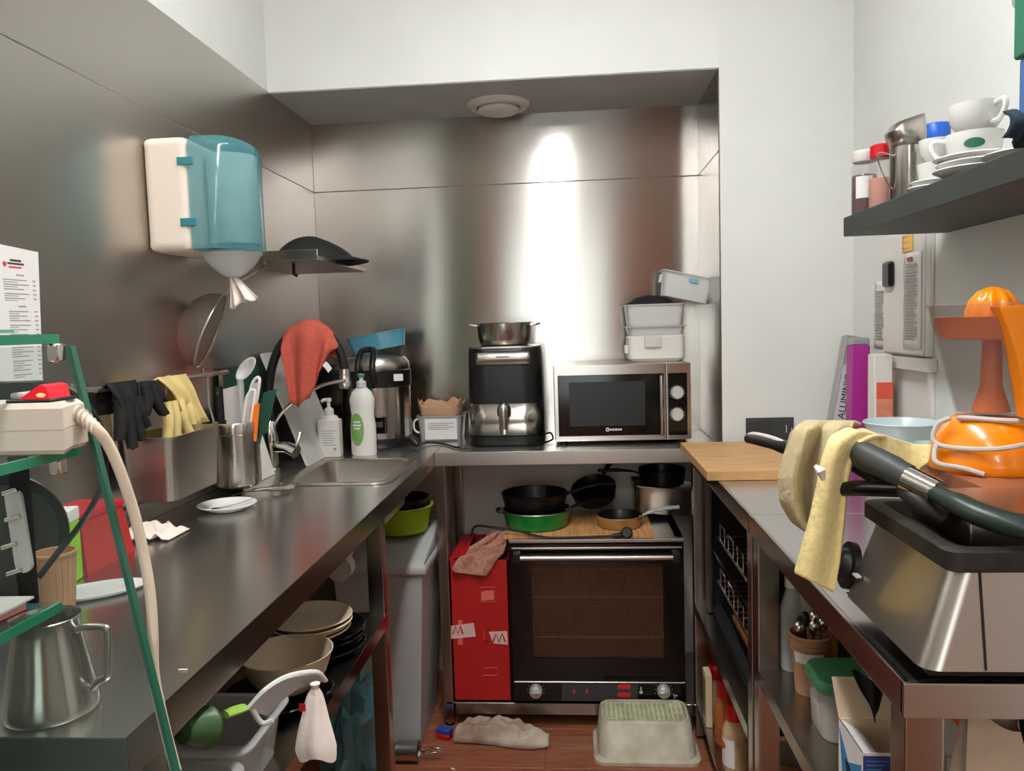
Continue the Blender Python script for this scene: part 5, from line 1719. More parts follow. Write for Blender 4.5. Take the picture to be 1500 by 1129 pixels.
# ---- raised brown block, juicer, bowls
JY = 1.36
jb = at(1450, 684, Y=JY)
BZ = jb.z
t = T('wooden_block', 'brown wooden stand under the orange juicer', 'stand', (.74, 1.33, HZ))
M(t).box((.605, 1.14, BZ - .022), (XR - .006, 1.56, BZ), .003).obj('top', BRWD)
M(t).box((.63, 1.17, HZ), (.65, 1.53, BZ - .022), .001, 1).obj('side', BRWD)
M(t).box((XR - .03, 1.17, HZ), (XR - .01, 1.53, BZ - .022), .001, 1).obj('side', BRWD)
M(t).box((.65, 1.51, HZ), (XR - .03, 1.53, BZ - .022), .001, 1).obj('back', BRWD)
k = JY / F_PX
jr = 82 * k
t = T('citrus_juicer', 'orange electric citrus juicer with smoky jug on the brown stand', 'juicer', jb + Vector((0, 0, .0006)))
zb = (686 - 612) * k
L().lathe([(0, 0), (jr * .97, 0), (jr, .006), (jr * .98, .018), (jr * .90, zb * .5), (jr * .70, zb * .86), (jr * .56, zb * .98), (0, zb)], seg=48).obj('base', ORANGE, t)
zr = (676 - 447) * k
L().lathe([(jr * .52, zb + .001), (jr * .53, zb + .003), (jr * .98, zr - .004), (jr * 1.01, zr), (jr * .99, zr + .002), (jr * .96, zr - .004), (jr * .50, zb + .006), (0, zb + .006)], seg=48).obj('jug', SMOKE, t)
z1, z2 = (678 - 497) * k, (677 - 467) * k
L().lathe([(jr * .2, z1), (jr * .72, z1), (jr * .80, z1 + .004), (jr * .90, z2), (jr * .92, z2 + .003), (jr * .88, z2 + .003), (jr * .76, z1 + .008), (jr * .2, z1 + .006)], seg=44).obj('pulp_tray', ORANGED, t)
L().lathe([(0, zb + .006), (jr * .30, zb + .006), (jr * .26, zb + .02), (jr * .17, zb + .05), (jr * .15, z1), (0, z1)], seg=24).obj('stem', ORANGED, t)
zc = (674 - 420) * k
def cone(u, v):
    a = 2 * PI * u
    prof = [(1.0, 0), (.98, .35), (.82, .65), (.55, .87), (.24, .97), (0, 1.0)]
    f = v * 5
    i = min(int(f), 4)
    rr_, hh = [prof[i][j] + (prof[i + 1][j] - prof[i][j]) * (f - i) for j in (0, 1)]
    rr_ *= jr * .40 * (1 + .07 * math.cos(a * 9))
    return Vector((rr_ * math.cos(a), rr_ * math.sin(a), z2 - .008 + hh * (zc - z2 + .008)))
L().grid(cone, 72, 15).obj('reamer', ORANGE, t, angle=60)
hp = [(at(px, py, Y=JY - jr).x - t.location.x, at(px, py, Y=JY - jr).z - t.location.z) for px, py in ((1462, 449), (1500, 446), (1526, 449), (1538, 500), (1536, 560), (1524, 612), (1502, 612), (1497, 565), (1488, 520), (1475, 478))]
L().prism(hp, 0, .030, mtx=Matrix(((1, 0, 0, 0), (0, 0, 1, -jr * 1.02), (0, 1, 0, 0), (0, 0, 0, 1))), bev=.005).obj('handle', ORANGE, t)
cord = [(-jr * .62, -jr * .2, zb * .98), (-jr * .55, -jr * .35, zb), (0, -jr * .70, zb * .98), (jr * .5, -jr * .62, zb), (jr * .8, -jr * .5, zb * .84), (jr * .4, -jr * .92, zb * .7), (-jr * .4, -jr * .96, zb * .52), (-jr * 1.0, -jr * .3, zb * .5), (-jr * .98, -.2 * jr, zb * .85), (-jr * .80, -jr * .3, zb * 1.0)]
L().tube(cord, .0042, 8, smooth=6).obj('cord', CABLEG, t)
L().tube([(-jr * 1.02, -jr * .28, zb * .5), (-jr * 1.10, -jr * .45, zb * .2), (-jr * .8, -jr * .72, .012), (-jr * .55, -jr * .92, .0048)], .0042, 8, smooth=5).obj('cord_end', CABLEG, t)
WY = 1.95
wx = at(1320, 640, Y=WY).x
wz = at(1320, 618, Y=WY).z
r_ = 51 * WY / F_PX
for i, (lab, z0) in enumerate((('lower white porcelain bowl of the pair behind the towel', HZ), ('upper white porcelain bowl with wide rim behind the towel', wz - .082))):
    t = T('bowl', lab, 'bowl', (wx, WY, z0), group='porcelain bowls behind the towel')
    hh = .082 if i else wz - .082 - HZ - .001
    L().lathe([(0, 0), (r_ * .55, 0), (r_ * .6, .004), (r_ * .86, hh * .5), (r_ * .93, hh * .9), (r_, hh), (r_ * .98, hh + .002 * (i > 0)), (r_ * .90, hh * .88), (r_ * .55, .008), (0, .006)], seg=44).obj('bowl', PALEBLUE, t)
gx_ = at(1364, 640, Y=1.80)
t = T('glass_bowl', 'small pale glass dish beside the porcelain bowls behind the towel', 'bowl', (gx_.x, 1.79, HZ))
L().lathe([(0, 0), (.03, 0), (.032, .01), (.028, .10), (.042, .128), (.045, .13), (.043, .131), (.03, .105), (.0, .10)], seg=32).obj('dish', mat('pale_glass', (196, 216, 208), .2), t)

# ---- contact grill
GF = .868
zA, zB, zC = HC + .026, at(1400, 836, Y=.885).z, at(1400, 803, Y=.885).z
xA, xB = at(1352, 975, Y=GF).x, at(1398, 836, Y=.885).x
GX1, GY1 = .845, 1.125
t = T('contact_grill', 'large stainless contact grill with black plates and curved handle', 'grill', (.6, 1.05, HC))
for x in (.44, .80):
    for y in (.935, 1.085):
        M(t).lathe([(0, 0), (.018, 0), (.015, .026), (0, .026)], (x, y, HC + .0005), 12).obj('foot', BLK)
M(t).hexa([(xA + .012, GF + .012, zA - .010), (GX1 - .01, GF + .012, zA - .010), (GX1 - .01, GY1 - .01, zA - .010), (xA + .012, GY1 - .01, zA - .010)], [(xA + .004, GF + .004, zA), (GX1, GF + .004, zA), (GX1, GY1, zA), (xA + .004, GY1, zA)]).obj('plinth', BLKM)
b = M(t)
def gring(xl, yf, z, r=.022):
    return [(x, y, z) for x, y in rrect(xl, yf, GX1, GY1, r, 6)]
loft(b, [gring(xA, GF, zA), gring(xB, .885, zB)])
b.obj('housing', ST)
sx = at(1444, 900, Y=.87).x
M(t).hexa([(sx - .0012, GF - .001, zA + .002), (sx + .0012, GF - .001, zA + .002), (sx + .0012, GF + .004, zA + .002), (sx - .0012, GF + .004, zA + .002)], [(sx - .0012, .8835, zB), (sx + .0012, .8835, zB), (sx + .0012, .889, zB), (sx - .0012, .889, zB)]).obj('panel_joint', BLKM)
b = M(t)
def gr2(k, z, ins=0):
    return [(x, y, z) for x, y in rrect(xB - .012 + ins, .874 + ins, GX1 + .006 - ins, GY1 + .01 - ins, .016, 4)]
loft(b, [gr2(0, zB, .004), gr2(0, zB + .003), gr2(0, zC - .002), gr2(0, zC, .003), gr2(0, zC, .018), gr2(0, zC - .036, .030)])
b.obj('drip_rim', IRON)
M(t).box((xB + .018, .902, zC - .050), (GX1 - .024, GY1 - .02, zC - .0362), .003).obj('lower_plate', IRON)
b = M(t)
for i in range(12):
    y = .914 + i * .0155
    b.box((xB + .028, y, zC - .0366), (GX1 - .034, y + .007, zC - .031), .0012, 1)
b.obj('plate_ribs', IRON, kind='stuff')
ux = at(1418, 760, Y=.93).x
uz0, uz1 = zC - .0305, 1.144
M(t).box((ux, .925, uz0), (GX1 - .034, GY1 - .034, uz0 + .012), .003).obj('upper_plate', IRON)
M(t).box((ux + .002, .93, uz0 + .012), (GX1 - .036, GY1 - .036, uz1), .006).obj('upper_housing', STD)
def gp(px, py, Y):
    return at(px, py, Y=Y)
arm = [gp(1368, 720, .985), gp(1400, 736, .945), gp(1440, 755, .91), gp(1500, 771, .885), gp(1580, 774, .88)]
M(t).tube(arm, [.013, .016, .017, .017, .016], 12, smooth=5, flat=.8).obj('arm', GREENH)
M(t).tube([gp(1328, 700, 1.015), gp(1350, 711, 1.0), gp(1372, 722, .985)], .0172, 14).obj('chrome_ring', CHROME)
M(t).tube([gp(1240, 656, 1.10), gp(1262, 665, 1.08), gp(1300, 684, 1.04), gp(1330, 700, 1.015)], [.014, .0185, .0185, .0175], 14, smooth=4).obj('handle_grip', DKGR)
M(t).tube([gp(1234, 716, 1.085), gp(1262, 715, 1.06), gp(1322, 717, 1.02)], [.0105, .0105, .010], 12).obj('lower_grip', BLKG)
M(t).tube([gp(1322, 717, 1.02), gp(1345, 735, .99), gp(1380, 760, .98)], [.010, .011, .010], 10, smooth=3).obj('lower_arm', IRON)
M(t).tube([gp(1096, 642, 1.36), gp(1150, 655, 1.25), gp(1235, 672, 1.14), gp(1300, 715, 1.05)], [.008, .0115, .011, .010], 10, smooth=4).obj('rear_handle', BLK)
kp = at(1240, 828, X=xA + .008)
mm = Matrix.Translation((xA + .012, kp.y, kp.z)) @ Matrix.Rotation(R(-78), 4, 'Y')
kn = M(t).lathe([(0, .018), (.018, .018), (.021, .015), (.024, .006), (.034, .005), (.034, -.004), (0, -.004)], seg=32, mtx=mm).obj('knob', BLK)
M(t).box((xA + .004, kp.y - .05, kp.z - .0025), (xA + .011, kp.y - .035, kp.z + .0005)).obj('white_pointer', LGREY)
t = T('looped_cable', 'pale power cord looped over the rear grill handle', 'cable', gp(1110, 640, 1.34))
M(t).tube([gp(1094, 646, 1.375), gp(1098, 637, 1.36), gp(1112, 637, 1.33), gp(1140, 645, 1.27), gp(1170, 660, 1.20)], .0042, 8, smooth=5).obj('cord', CABLEG)

# ---- towel over the grill handles
t = T('towel', 'two-sided beige and yellow towel hanging over the grill handles', 'towel', gp(1190, 800, 1.1))
def strip_cloth(Ls, Rs, Yf, nu, nv, ripple, m, name, solid=.006):
    n = len(Ls) - 1
    def fn(u, v):
        k = v * n
        i = min(int(k), n - 1)
        f = k - i
        f = f * f * (3 - 2 * f) * .3 + f * .7
        lx, ly = [Ls[i][j] + (Ls[i + 1][j] - Ls[i][j]) * f for j in (0, 1)]
        qx, qy = [Rs[i][j] + (Rs[i + 1][j] - Rs[i][j]) * f for j in (0, 1)]
        return at(lx + (qx - lx) * u, ly + (qy - ly) * u, Y=Yf(u, v) + ripple(u, v))
    return M(t).grid(fn, nu, nv).obj(name, m, solid=solid, sub=1)
strip_cloth([(1206, 622), (1180, 617), (1158, 632), (1148, 665), (1141, 700), (1144, 735), (1160, 762), (1178, 775)],
            [(1262, 622), (1252, 618), (1246, 630), (1240, 655), (1232, 695), (1224, 735), (1214, 765), (1200, 788)],
            lambda u, v: 1.235 - .09 * min(1, v * 4) - .02 * u, 30, 30, lambda u, v: .022 * math.sin(u * 13 + 1 + v) * min(1, v * 2 + .15), BEIGETOW, 'beige_fold')
strip_cloth([(1268, 636), (1240, 628), (1216, 640), (1204, 672), (1196, 715), (1184, 765), (1172, 805), (1163, 838)],
            [(1300, 640), (1282, 640), (1262, 648), (1246, 680), (1240, 715), (1236, 770), (1230, 825), (1222, 868)],
            lambda u, v: 1.150 - .085 * min(1, v * 3.2) + .01 * u, 22, 30, lambda u, v: .012 * math.sin(u * 7 + 2) * (1 - .5 * v), YELTOW, 'yellow_fold')
strip_cloth([(1238, 632), (1262, 627), (1300, 640), (1335, 650), (1364, 652)],
            [(1262, 700), (1290, 705), (1322, 702), (1345, 690), (1360, 678)],
            lambda u, v: 1.165 + .02 * v - .01 * u, 12, 26, lambda u, v: .010 * math.sin(v * 11), YELTOW, 'rear_flap')
M(t).tube([gp(1195, 683, 1.03), gp(1203, 690, 1.02), gp(1206, 702, 1.025)], [.003, .006, .003], 8).obj('stitch_tuft', TISSUE)

# ---- oven-like black appliance with wire racks under the far right table
AZ = .4606
AX0, AX1, AY0, AY1, AZ1 = .418, .84, 1.80, 2.485, .895
t = T('rack_cabinet', 'black open-fronted cabinet with wire racks under the far right table', 'appliance', (.63, 2.15, AZ))
M(t).box((AX0, AY0, AZ1 - .02), (AX1, AY1, AZ1), .002).obj('top_panel', BLKM)
M(t).box((AX0, AY0, AZ), (AX1, AY1, AZ + .02), .002).obj('base_panel', BLKM)
M(t).box((AX0, AY1 - .02, AZ + .02), (AX1, AY1, AZ1 - .02), .002).obj('far_side', BLKM)
M(t).box((AX0, AY0, AZ + .02), (AX1, AY0 + .02, AZ1 - .02), .002).obj('near_side', BLKM)
M(t).box((AX1 - .015, AY0 + .02, AZ + .02), (AX1, AY1 - .02, AZ1 - .02)).obj('back_panel', BLKM)
for y in (AY0 - .0, AY1 - .055):
    M(t).box((AX0 - .016, y, AZ + .003), (AX0 - .0005, y + .055, AZ1 - .002), .003).obj('door_post', DKST if y > 2 else BLKG)
for zz in (AZ + .11, AZ + .25):
    b = M(t)
    b.tube([(AX0 + .01, AY0 + .05, zz), (AX0 + .01, AY1 - .07, zz), (AX1 - .03, AY1 - .07, zz), (AX1 - .03, AY0 + .05, zz)], .004, 6, closed=True)
    for i in range(12):
        y = AY0 + .09 + i * .043
        b.tube([(AX0 + .01, y, zz), (AX1 - .03, y, zz)], .0022, 5)
    b.obj('wire_rack', ST, kind='stuff')
    for i in range(4):
        y = AY0 + .10 + i * .125
        M(t).tube([(AX0 + .006, y, zz + .012), (AX0 + .006, y + .07, zz + .012), (AX0 + .006, y + .07, zz + .06), (AX0 + .006, y, zz + .06)], .0028, 6, closed=True).obj('rack_loop', CHROME)
M(t).box((AX0 + .004, AY0 + .16, AZ + .085), (AX0 + .012, AY0 + .36, AZ + .10), .002).obj('copper_bar', mat('copper', (200, 130, 70), .35, metal=.8))
M(t).box((AX0 - .004, AY0 + .06, AZ + .20), (AX0, AY1 - .06, AZ + .212), .001, 1).obj('cross_bar', BLKG)

# ---- sauce bottles on the low shelf of the far right table
ZL = .1206
def bottle(label, px, py, cm, bm_, capm, r=.034, x=.425, lab=False, base=None, grp=None):
    p = at(px, py, X=x)
    h = max(.12, p.z - ZL)
    t = T('sauce_bottle', label, 'bottle', (x, p.y, ZL), group=grp)
    L().lathe([(0, 0), (r * .92, 0), (r, .006), (r, h * .58), (r * .85, h * .68), (r * .6, h * .76), (0, h * .77)], seg=26).obj('body', bm_, t)
    L().lathe([(0, h * .77), (r * .72, h * .77), (r * .74, h * .80), (r * .68, h * .97), (r * .6, h), (0, h)], seg=26).obj('cap', capm, t)
    if lab:
        L().grid(lambda u, v: Vector((-(r + .0008) * math.cos(-1.3 + 2.2 * u), (r + .0008) * math.sin(-1.3 + 2.2 * u), h * .10 + h * .42 * v)), 12, 1).obj('label', PAPER, t)
        L().grid(lambda u, v: Vector((-(r + .0014) * math.cos(.0 + .0 + .45 * (v * math.cos(2 * PI * u)) - .1), (r + .0014) * math.sin(.45 * (v * math.cos(2 * PI * u)) - .1), h * .40 + .013 * v * math.sin(2 * PI * u))), 20, 3).obj('label_emblem', mat('label_orange', (196, 100, 60), .6), t)
    return t
GR = 'sauce bottles with red caps on the low right shelf'
bottle('farthest small bottle with dark red cap on the low right shelf', 1041, 950, None, mat('dark_sauce', (60, 40, 30), .3), REDCAP, .026, .43, grp=GR)
bottle('tall cream sauce bottle with red cap, second from the far end', 1048, 972, None, SPICE1, REDCAP, .032, .42, grp=GR)
bottle('orange sauce bottle with red cap between cream bottle and labelled bottle', 1063, 998, None, SPICE2, REDCAP, .033, .425, grp=GR)
bottle('nearest bottle with red cap and white label on the low right shelf', 1077, 1030, None, SPICE1, REDCAP, .036, .425, True, grp=GR)
t = T('spice_packet', 'small white packet standing in front of the farthest bottles', 'packet', (.392, 2.40, ZL))
L().box((-.012, -.03, 0), (.008, .03, .17), .003).obj('packet', CARD, t)
L().box((-.0128, -.022, .03), (-.0118, .022, .15)).obj('packet_print', mat('olive_print', (110, 112, 70), .7), t)
t = T('storage_tin', 'plain tan tin at the near end of the low right shelf', 'tin', (.475, 1.80, ZL))
L().lathe([(0, 0), (.04, 0), (.041, .003), (.041, .18), (.039, .183), (0, .183)], seg=28).obj('tin', KRAFT, t)
L().lathe([(.0415, .165), (.043, .167), (.043, .188), (.04, .19), (0, .19)], seg=28).obj('lid', BAMB, t)

# ---- things on the near right shelf
NZ = .6406
p = at(1187, 1012, Z=NZ)
t = T('paper_cup', 'brown paper cup filled with steel spoons on the right shelf', 'cup', p)
ch = .118
L().lathe([(0, .004), (.026, .004), (.027, 0), (.028, 0), (.038, ch - .004), (.0405, ch - .003), (.0405, ch + .001), (.0385, ch + .002), (.037, ch), (.027, .008), (0, .008)], seg=32).obj('cup', KRAFT, t)
for i in range(3):
    rr_ = .0385 - .0008 * i
    L().lathe([(rr_ - .001, ch - .006 - .010 * i), (rr_ + .0014, ch - .006 - .010 * i), (rr_ + .0014, ch - .010 - .010 * i), (rr_ - .001, ch - .010 - .010 * i)], seg=32).obj('stacked_rim', KRAFT, t)
L().grid(lambda u, v: Vector(((.0364 + .0035 * v) * math.cos(-2.7 + 1.5 * u), (.0364 + .0035 * v) * math.sin(-2.7 + 1.5 * u), .068 + .022 * v)), 12, 1).obj('paper_label', PAPER, t)
for i, (dx, dy, tx, ty, hz_, dark) in enumerate(((-.022, -.004, -.5, -.2, .128, 0), (-.008, .010, -.3, .3, .142, 1), (.004, -.012, .1, -.3, .134, 0), (.012, .012, .3, .3, .140, 0), (.022, -.002, .55, 0, .136, 0), (.008, .0, .2, .1, .148, 0), (-.012, .014, -.4, .35, .135, 1))):
    s = T('spoon', ('steel spoon leaning left in the brown paper cup', 'black spoon at the back left of the brown paper cup', 'steel spoon at the front of the brown paper cup', 'steel spoon at the back right of the brown paper cup', 'steel spoon leaning right in the brown paper cup', 'tallest steel spoon in the middle of the brown paper cup', 'second black spoon at the back of the brown paper cup')[i], 'spoon', p + Vector((dx * .4, dy * .4, .012)), group='spoons in the paper cup')
    top = Vector((dx * .6, dy * .6, hz_ - .012))
    L().tube([(0, 0, 0), top * .55, top * .86], [.002, .002, .0026], 6).obj('handle', BLK if dark else CHROME, s)
    L().blob(top, (.0115, .0085, .017), 0, sub=2).obj('bowl', BLK if dark else CHROME, s)
p = at(1243, 1084, Z=NZ)
t = T('storage_tub', 'clear tub of flour with a green lid on the right shelf', 'container', p + Vector((.012, .035, 0)))
th = .097
def rg(s_, z):
    return [(x * s_, y * s_, z) for x, y in rrect(-.062, -.055, .062, .055, .03, 6)]
loft(L(), [rg(.86, 0), rg(.90, .004), rg(.95, .055), rg(.95, .058)]).obj('flour', WHT, t)
loft(L(), [rg(.875, .0002), rg(.915, .004), rg(1.0, th)], True, False).obj('tub', CLEARX, t)
loft(L(), [rg(1.05, th - .010), rg(1.07, th - .006), rg(1.07, th + .006), rg(1.02, th + .012), rg(.9, th + .014)]).obj('lid', GREENL, t)
# open carton
c0 = at(1250, 1129, Y=1.02)
KX0, KX1, KY0, KY1, KZ1 = .387, .500, 1.080, 1.178, .772
t = T('open_carton', 'open white and blue carton with raised flaps on the near right shelf', 'box', ((KX0 + KX1) / 2, 1.13, NZ))
M(t).box((KX0, KY0, NZ), (KX0 + .002, KY1, KZ1)).obj('side_wall', PAPER)
M(t).box((KX1 - .002, KY0, NZ), (KX1, KY1, KZ1)).obj('side_wall', CARD)
M(t).box((KX0 + .002, KY0, NZ), (KX1 - .002, KY0 + .002, KZ1)).obj('front_wall', PAPER)
M(t).box((KX0 + .002, KY1 - .002, NZ), (KX1 - .002, KY1, KZ1)).obj('back_wall', CARD)
M(t).box((KX0 + .002, KY0 + .002, NZ), (KX1 - .002, KY1 - .002, NZ + .002)).obj('base', CARD)
M(t).hexa([(KX0, KY1, KZ1), (KX1, KY1, KZ1), (KX1, KY1 + .0015, KZ1), (KX0, KY1 + .0015, KZ1)], [(KX0 - .004, KY1 + .02, KZ1 + .055), (KX1 + .006, KY1 + .02, KZ1 + .055), (KX1 + .006, KY1 + .0215, KZ1 + .055), (KX0 - .004, KY1 + .0215, KZ1 + .055)]).obj('back_flap', CARD)
M(t).hexa([(KX0 + .045, KY0 - .0015, KZ1), (KX1, KY0 - .0015, KZ1), (KX1, KY0, KZ1), (KX0 + .045, KY0, KZ1)], [(KX0 + .046, KY0 - .03, KZ1 + .012), (KX1 + .01, KY0 - .03, KZ1 + .012), (KX1 + .01, KY0 - .028, KZ1 + .0135), (KX0 + .046, KY0 - .028, KZ1 + .0135)]).obj('front_flap', CARDP)
M(t).hexa([(KX0, KY0, KZ1), (KX0 + .0015, KY0, KZ1), (KX0 + .0015, KY1, KZ1), (KX0, KY1, KZ1)], [(KX0 + .03, KY0 + .004, KZ1 - .018), (KX0 + .0315, KY0 + .004, KZ1 - .018), (KX0 + .0315, KY1 - .004, KZ1 - .018), (KX0 + .03, KY1 - .004, KZ1 - .018)]).obj('side_flap', PAPER)
M(t).prism([(KY0 + .004, KZ1 - .02), (KY0 + .004, NZ + .004), (KY1 - .03, NZ + .004), (KY1 - .004, KZ1 - .012), (KY0 + .055, KZ1 - .045)], -.0006, 0, mtx=Matrix.Translation((KX0, 0, 0)) @ Matrix(((0, 0, 1, 0), (1, 0, 0, 0), (0, 1, 0, 0), (0, 0, 0, 1)))).obj('blue_print', BLUEP)
for i in range(3):
    M(t).tube([(KX0 - .001, KY0 + .05 + i * .007, KZ1 - .045), (KX0 - .001, KY0 + .030 + i * .007, KZ1 - .085)], .0012, 5).obj('lettering_stroke', BLK)
M(t).box((KX0 + .001, KY0 - .0006, KZ1 - .05), (KX0 + .043, KY0, KZ1 - .004)).obj('navy_panel', NAVY)
b = M(t)
for i in range(6):
    b.box((KX0 + .005, KY0 - .0012, KZ1 - .012 - i * .006), (KX0 + .036 - (i % 3) * .005, KY0 - .0006, KZ1 - .0105 - i * .006))
b.obj('panel_print', BLUEP, kind='stuff')
M(t).box((KX0 + .001, KY0 - .0006, NZ + .01), (KX0 + .10, KY0, KZ1 - .052)).obj('blue_field', BLUEP)
# black torn plastic over the carton
q0, q1, q2, q3 = at(1250, 988, Y=1.13), at(1296, 1010, Y=1.10), at(1281, 1061, Y=1.065), at(1262, 1020, Y=1.09)
def blk(u, v):
    a = at(1248 + 50 * u, 982 + 20 * u, Y=1.168 - .012 * u)
    tip = at(1281, 1060, Y=1.15)
    p = a.lerp(tip, v ** 1.2 * (1 - .5 * abs(2 * u - 1.3)))
    p.y += .010 * math.sin(u * 9) * (1 - v)
    return p
M().grid(blk, 14, 12).obj('plastic_scrap', BLKM, label='black torn plastic sheet hanging in a point over the open carton', cat='plastic', solid=.002)
p = at(1240, 960, Z=NZ + .05)
t = T('food_carton', 'white and dark red carton behind the spoons', 'carton', (.60, 1.37, NZ))
L().hexa([(-.04, -.03, 0), (.04, -.03, 0), (.04, .03, 0), (-.04, .03, 0)], [(-.052, -.04, .07), (.052, -.04, .07), (.052, .04, .07), (-.052, .04, .07)]).obj('carton', mat('maroon', (110, 30, 34), .5), t)
L().hexa([(-.052, -.04, .0705), (.052, -.04, .0705), (.052, .04, .0705), (-.052, .04, .0705)], [(-.04, -.03, .092), (.04, -.03, .092), (.04, .03, .092), (-.04, .03, .092)]).obj('lid', PAPER, t)
for i, (px, py, Y, m, c, lab, h) in enumerate(((1160, 858, 1.645, CLEARP, LGREY, 'clear bottle with a pale cap at the back of the near right shelf', .20), (1181, 866, 1.64, CLEARP, REDCAP, 'clear bottle with a red cap at the back of the near right shelf', .19), (1208, 910, 1.62, mat('yellow_pack', (206, 150, 50), .5), ORANGE, 'yellow bottle behind the cup of spoons', .15))):
    p = at(px, py, Y=Y)
    t = T('bottle', lab, 'bottle', (p.x, Y, NZ))
    L().lathe([(0, 0), (.023, 0), (.025, .004), (.025, h * .66), (.014, h * .84), (.012, h * .88), (0, h * .88)], seg=24).obj('body', m, t)
    L().lathe([(0, h * .88), (.015, h * .88), (.015, h), (0, h)], seg=18).obj('cap', c, t)
p = at(1156, 976, Z=NZ)
t = T('packet', 'small blue and pink packet beside the brown paper cup', 'packet', (p.x + .02, p.y + .02, NZ))
L().box((-.02, -.02, 0), (.02, .02, .03), .003).obj('blue_part', BLUEP, t)
L().box((-.019, -.019, .03), (.019, .019, .055), .003).obj('pink_part', mat('pink_packet', (180, 70, 90), .5), t)
t = T('food_carton', 'white carton with an orange corner behind the open carton', 'carton', (.60, 1.20, NZ))
L().box((-.04, -.03, 0), (.04, .03, .16), .002, 1).obj('carton', PAPER, t)
L().box((-.041, -.031, .12), (-.0, .0, .161), .002, 1).obj('orange_corner', ORANGED, t)
# bag with brown pattern and black case under the grill
def bagp(u, v):
    a = 2 * PI * u
    w = 1 - .35 * v ** 2
    sq = 1 / max(abs(math.cos(a)), abs(math.sin(a))) ** .7
    return Vector((.515 + .052 * w * math.cos(a) * sq * (1 + .05 * math.sin(5 * a)), 1.0 + .048 * (1 - .75 * v ** 1.5) * math.sin(a) * sq, NZ + .225 * v + .012 * v * math.sin(a * 2)))
t = T('paper_bag', 'beige paper bag with brown patterned band behind the near table leg', 'bag', (.515, 1.0, NZ))
M(t).grid(bagp, 32, 16).obj('bag', mat('bag_paper', (188, 166, 142), .7, var=.08, scale=14, bump=.2))
for v0, v1, m in ((.50, .60, mat('bag_brown', (140, 72, 48), .7)), (.25, .46, mat('bag_brown_2', (168, 92, 66), .7))):
    M(t).grid(lambda u, v: bagp(u, v0 + (v1 - v0) * v) + Vector((.0012 * math.cos(2 * PI * u), .0012 * math.sin(2 * PI * u), 0)), 32, 4).obj('patterned_band', m)
b = M(t)
for r0 in range(4):
    for i in range(40):
        u = (i + .5 * (r0 % 2)) / 40
        v = .28 + .045 * r0
        p = bagp(u, v)
        d = Vector((math.cos(2 * PI * u), math.sin(2 * PI * u), 0))
        b.box(p + d * .002 - Vector((.002, .002, .0025)), p + d * .002 + Vector((.002, .002, .0025)))
b.obj('pale_dots', CARDP, kind='stuff')
t = T('tool_case', 'black case lying behind the patterned paper bag', 'case', (.68, 1.08, NZ))
L().box((-.08, -.06, 0), (.14, .06, .16), .012, 3).obj('case', BLKM, t)
L().tube([(-.04, -.064, .10), (.0, -.07, .115), (.06, -.064, .10)], .005, 8, smooth=3).obj('handle', BLKG, t)
t = T('food_carton', 'flat pinkish carton in front of the black case', 'carton', (.66, .97, NZ))
L().box((-.06, -.04, 0), (.14, .04, .11), .002, 1).obj('carton', mat('dusty_card', (150, 122, 110), .8), t)
L().box((.10, -.041, .0), (.1405, .041, .111), .001, 1).obj('red_end', mat('dull_red', (140, 50, 46), .7), t)

# ================================================================ GLASS STAND AT THE LEFT EDGE
PY = .715
def gpt(px, py):
    return at(px, py, Y=PY)
tr, br = gpt(103, 506), gpt(258, 1129)
zb_ = .905
kk = (tr.z - zb_) / (tr.z - br.z)
brx = tr.x + (br.x - tr.x) * kk
t = T('service_counter', 'white counter under the glass stand in front of the left worktop', 'counter', (-.63, .40, 0))
M(t).box((XL + .01, .10, 0), (-.30, .735, .86), .003).obj('body', WHT)
M(t).box((XL + .006, .09, .86), (-.29, .745, .90), .003).obj('top', DKGR)
t = T('glass_stand', 'glass display stand with green edged shelves at the left picture edge', 'stand', (-.6, .5, .9006))
GX0 = XL + .02
b = M(t)
b.hexa([(GX0, PY, .9006), (brx - .0045, PY, .9006), (brx - .0045, PY + .008, .9006), (GX0, PY + .008, .9006)], [(GX0, PY, tr.z), (tr.x - .0045, PY, tr.z), (tr.x - .0045, PY + .008, tr.z), (GX0, PY + .008, tr.z)])
b.obj('side_pane', GLASSG)
b = M(t)
b.hexa([(brx - .0045, PY, .9006), (brx, PY, .9006), (brx, PY + .008, .9006), (brx - .0045, PY + .008, .9006)], [(tr.x - .0045, PY, tr.z), (tr.x, PY, tr.z), (tr.x, PY + .008, tr.z), (tr.x - .0045, PY + .008, tr.z)])
b.obj('pane_edge', GEDGED)
b = M(t)
b.hexa([(GX0, .12, .9006), (brx, .12, .9006), (brx, .128, .9006), (GX0, .128, .9006)], [(GX0, .12, tr.z), (tr.x, .12, tr.z), (tr.x, .128, tr.z), (GX0, .128, tr.z)])
b.obj('side_pane', GLASSG)
shelf_z = []
for px, py in ((87, 489), (119, 652), (91, 881)):
    p = gpt(px, py)
    z1_ = p.z
    shelf_z.append(z1_)
    M(t).box((GX0, .13, z1_ - .009), (p.x - .004, PY - .0005, z1_)).obj('glass_shelf', GLASSG)
    M(t).box((p.x - .004, .13, z1_ - .009), (p.x, PY - .0005, z1_)).obj('shelf_edge', GEDGE)
for k, (px, py) in enumerate(((90, 515), (92, 678))):
    p = gpt(px, py)
    M(t).box((p.x - .006, PY - .014, p.z - .010), (p.x + .006, PY - .0005, p.z + .008), .002, 1).obj('metal_clip', CHROME)
a, c = gpt(30, 712), gpt(40, 838)
b = M(t)
b.prism(rrect(-.0085, -.041, .0085, .041, .008, 5), 0, .004, mtx=frame(((a.x + c.x) / 2, PY - .0045, (a.z + c.z) / 2), (1, 0, .08), (-.08, 0, 1)))
b.obj('acrylic_plate', CLEARM)
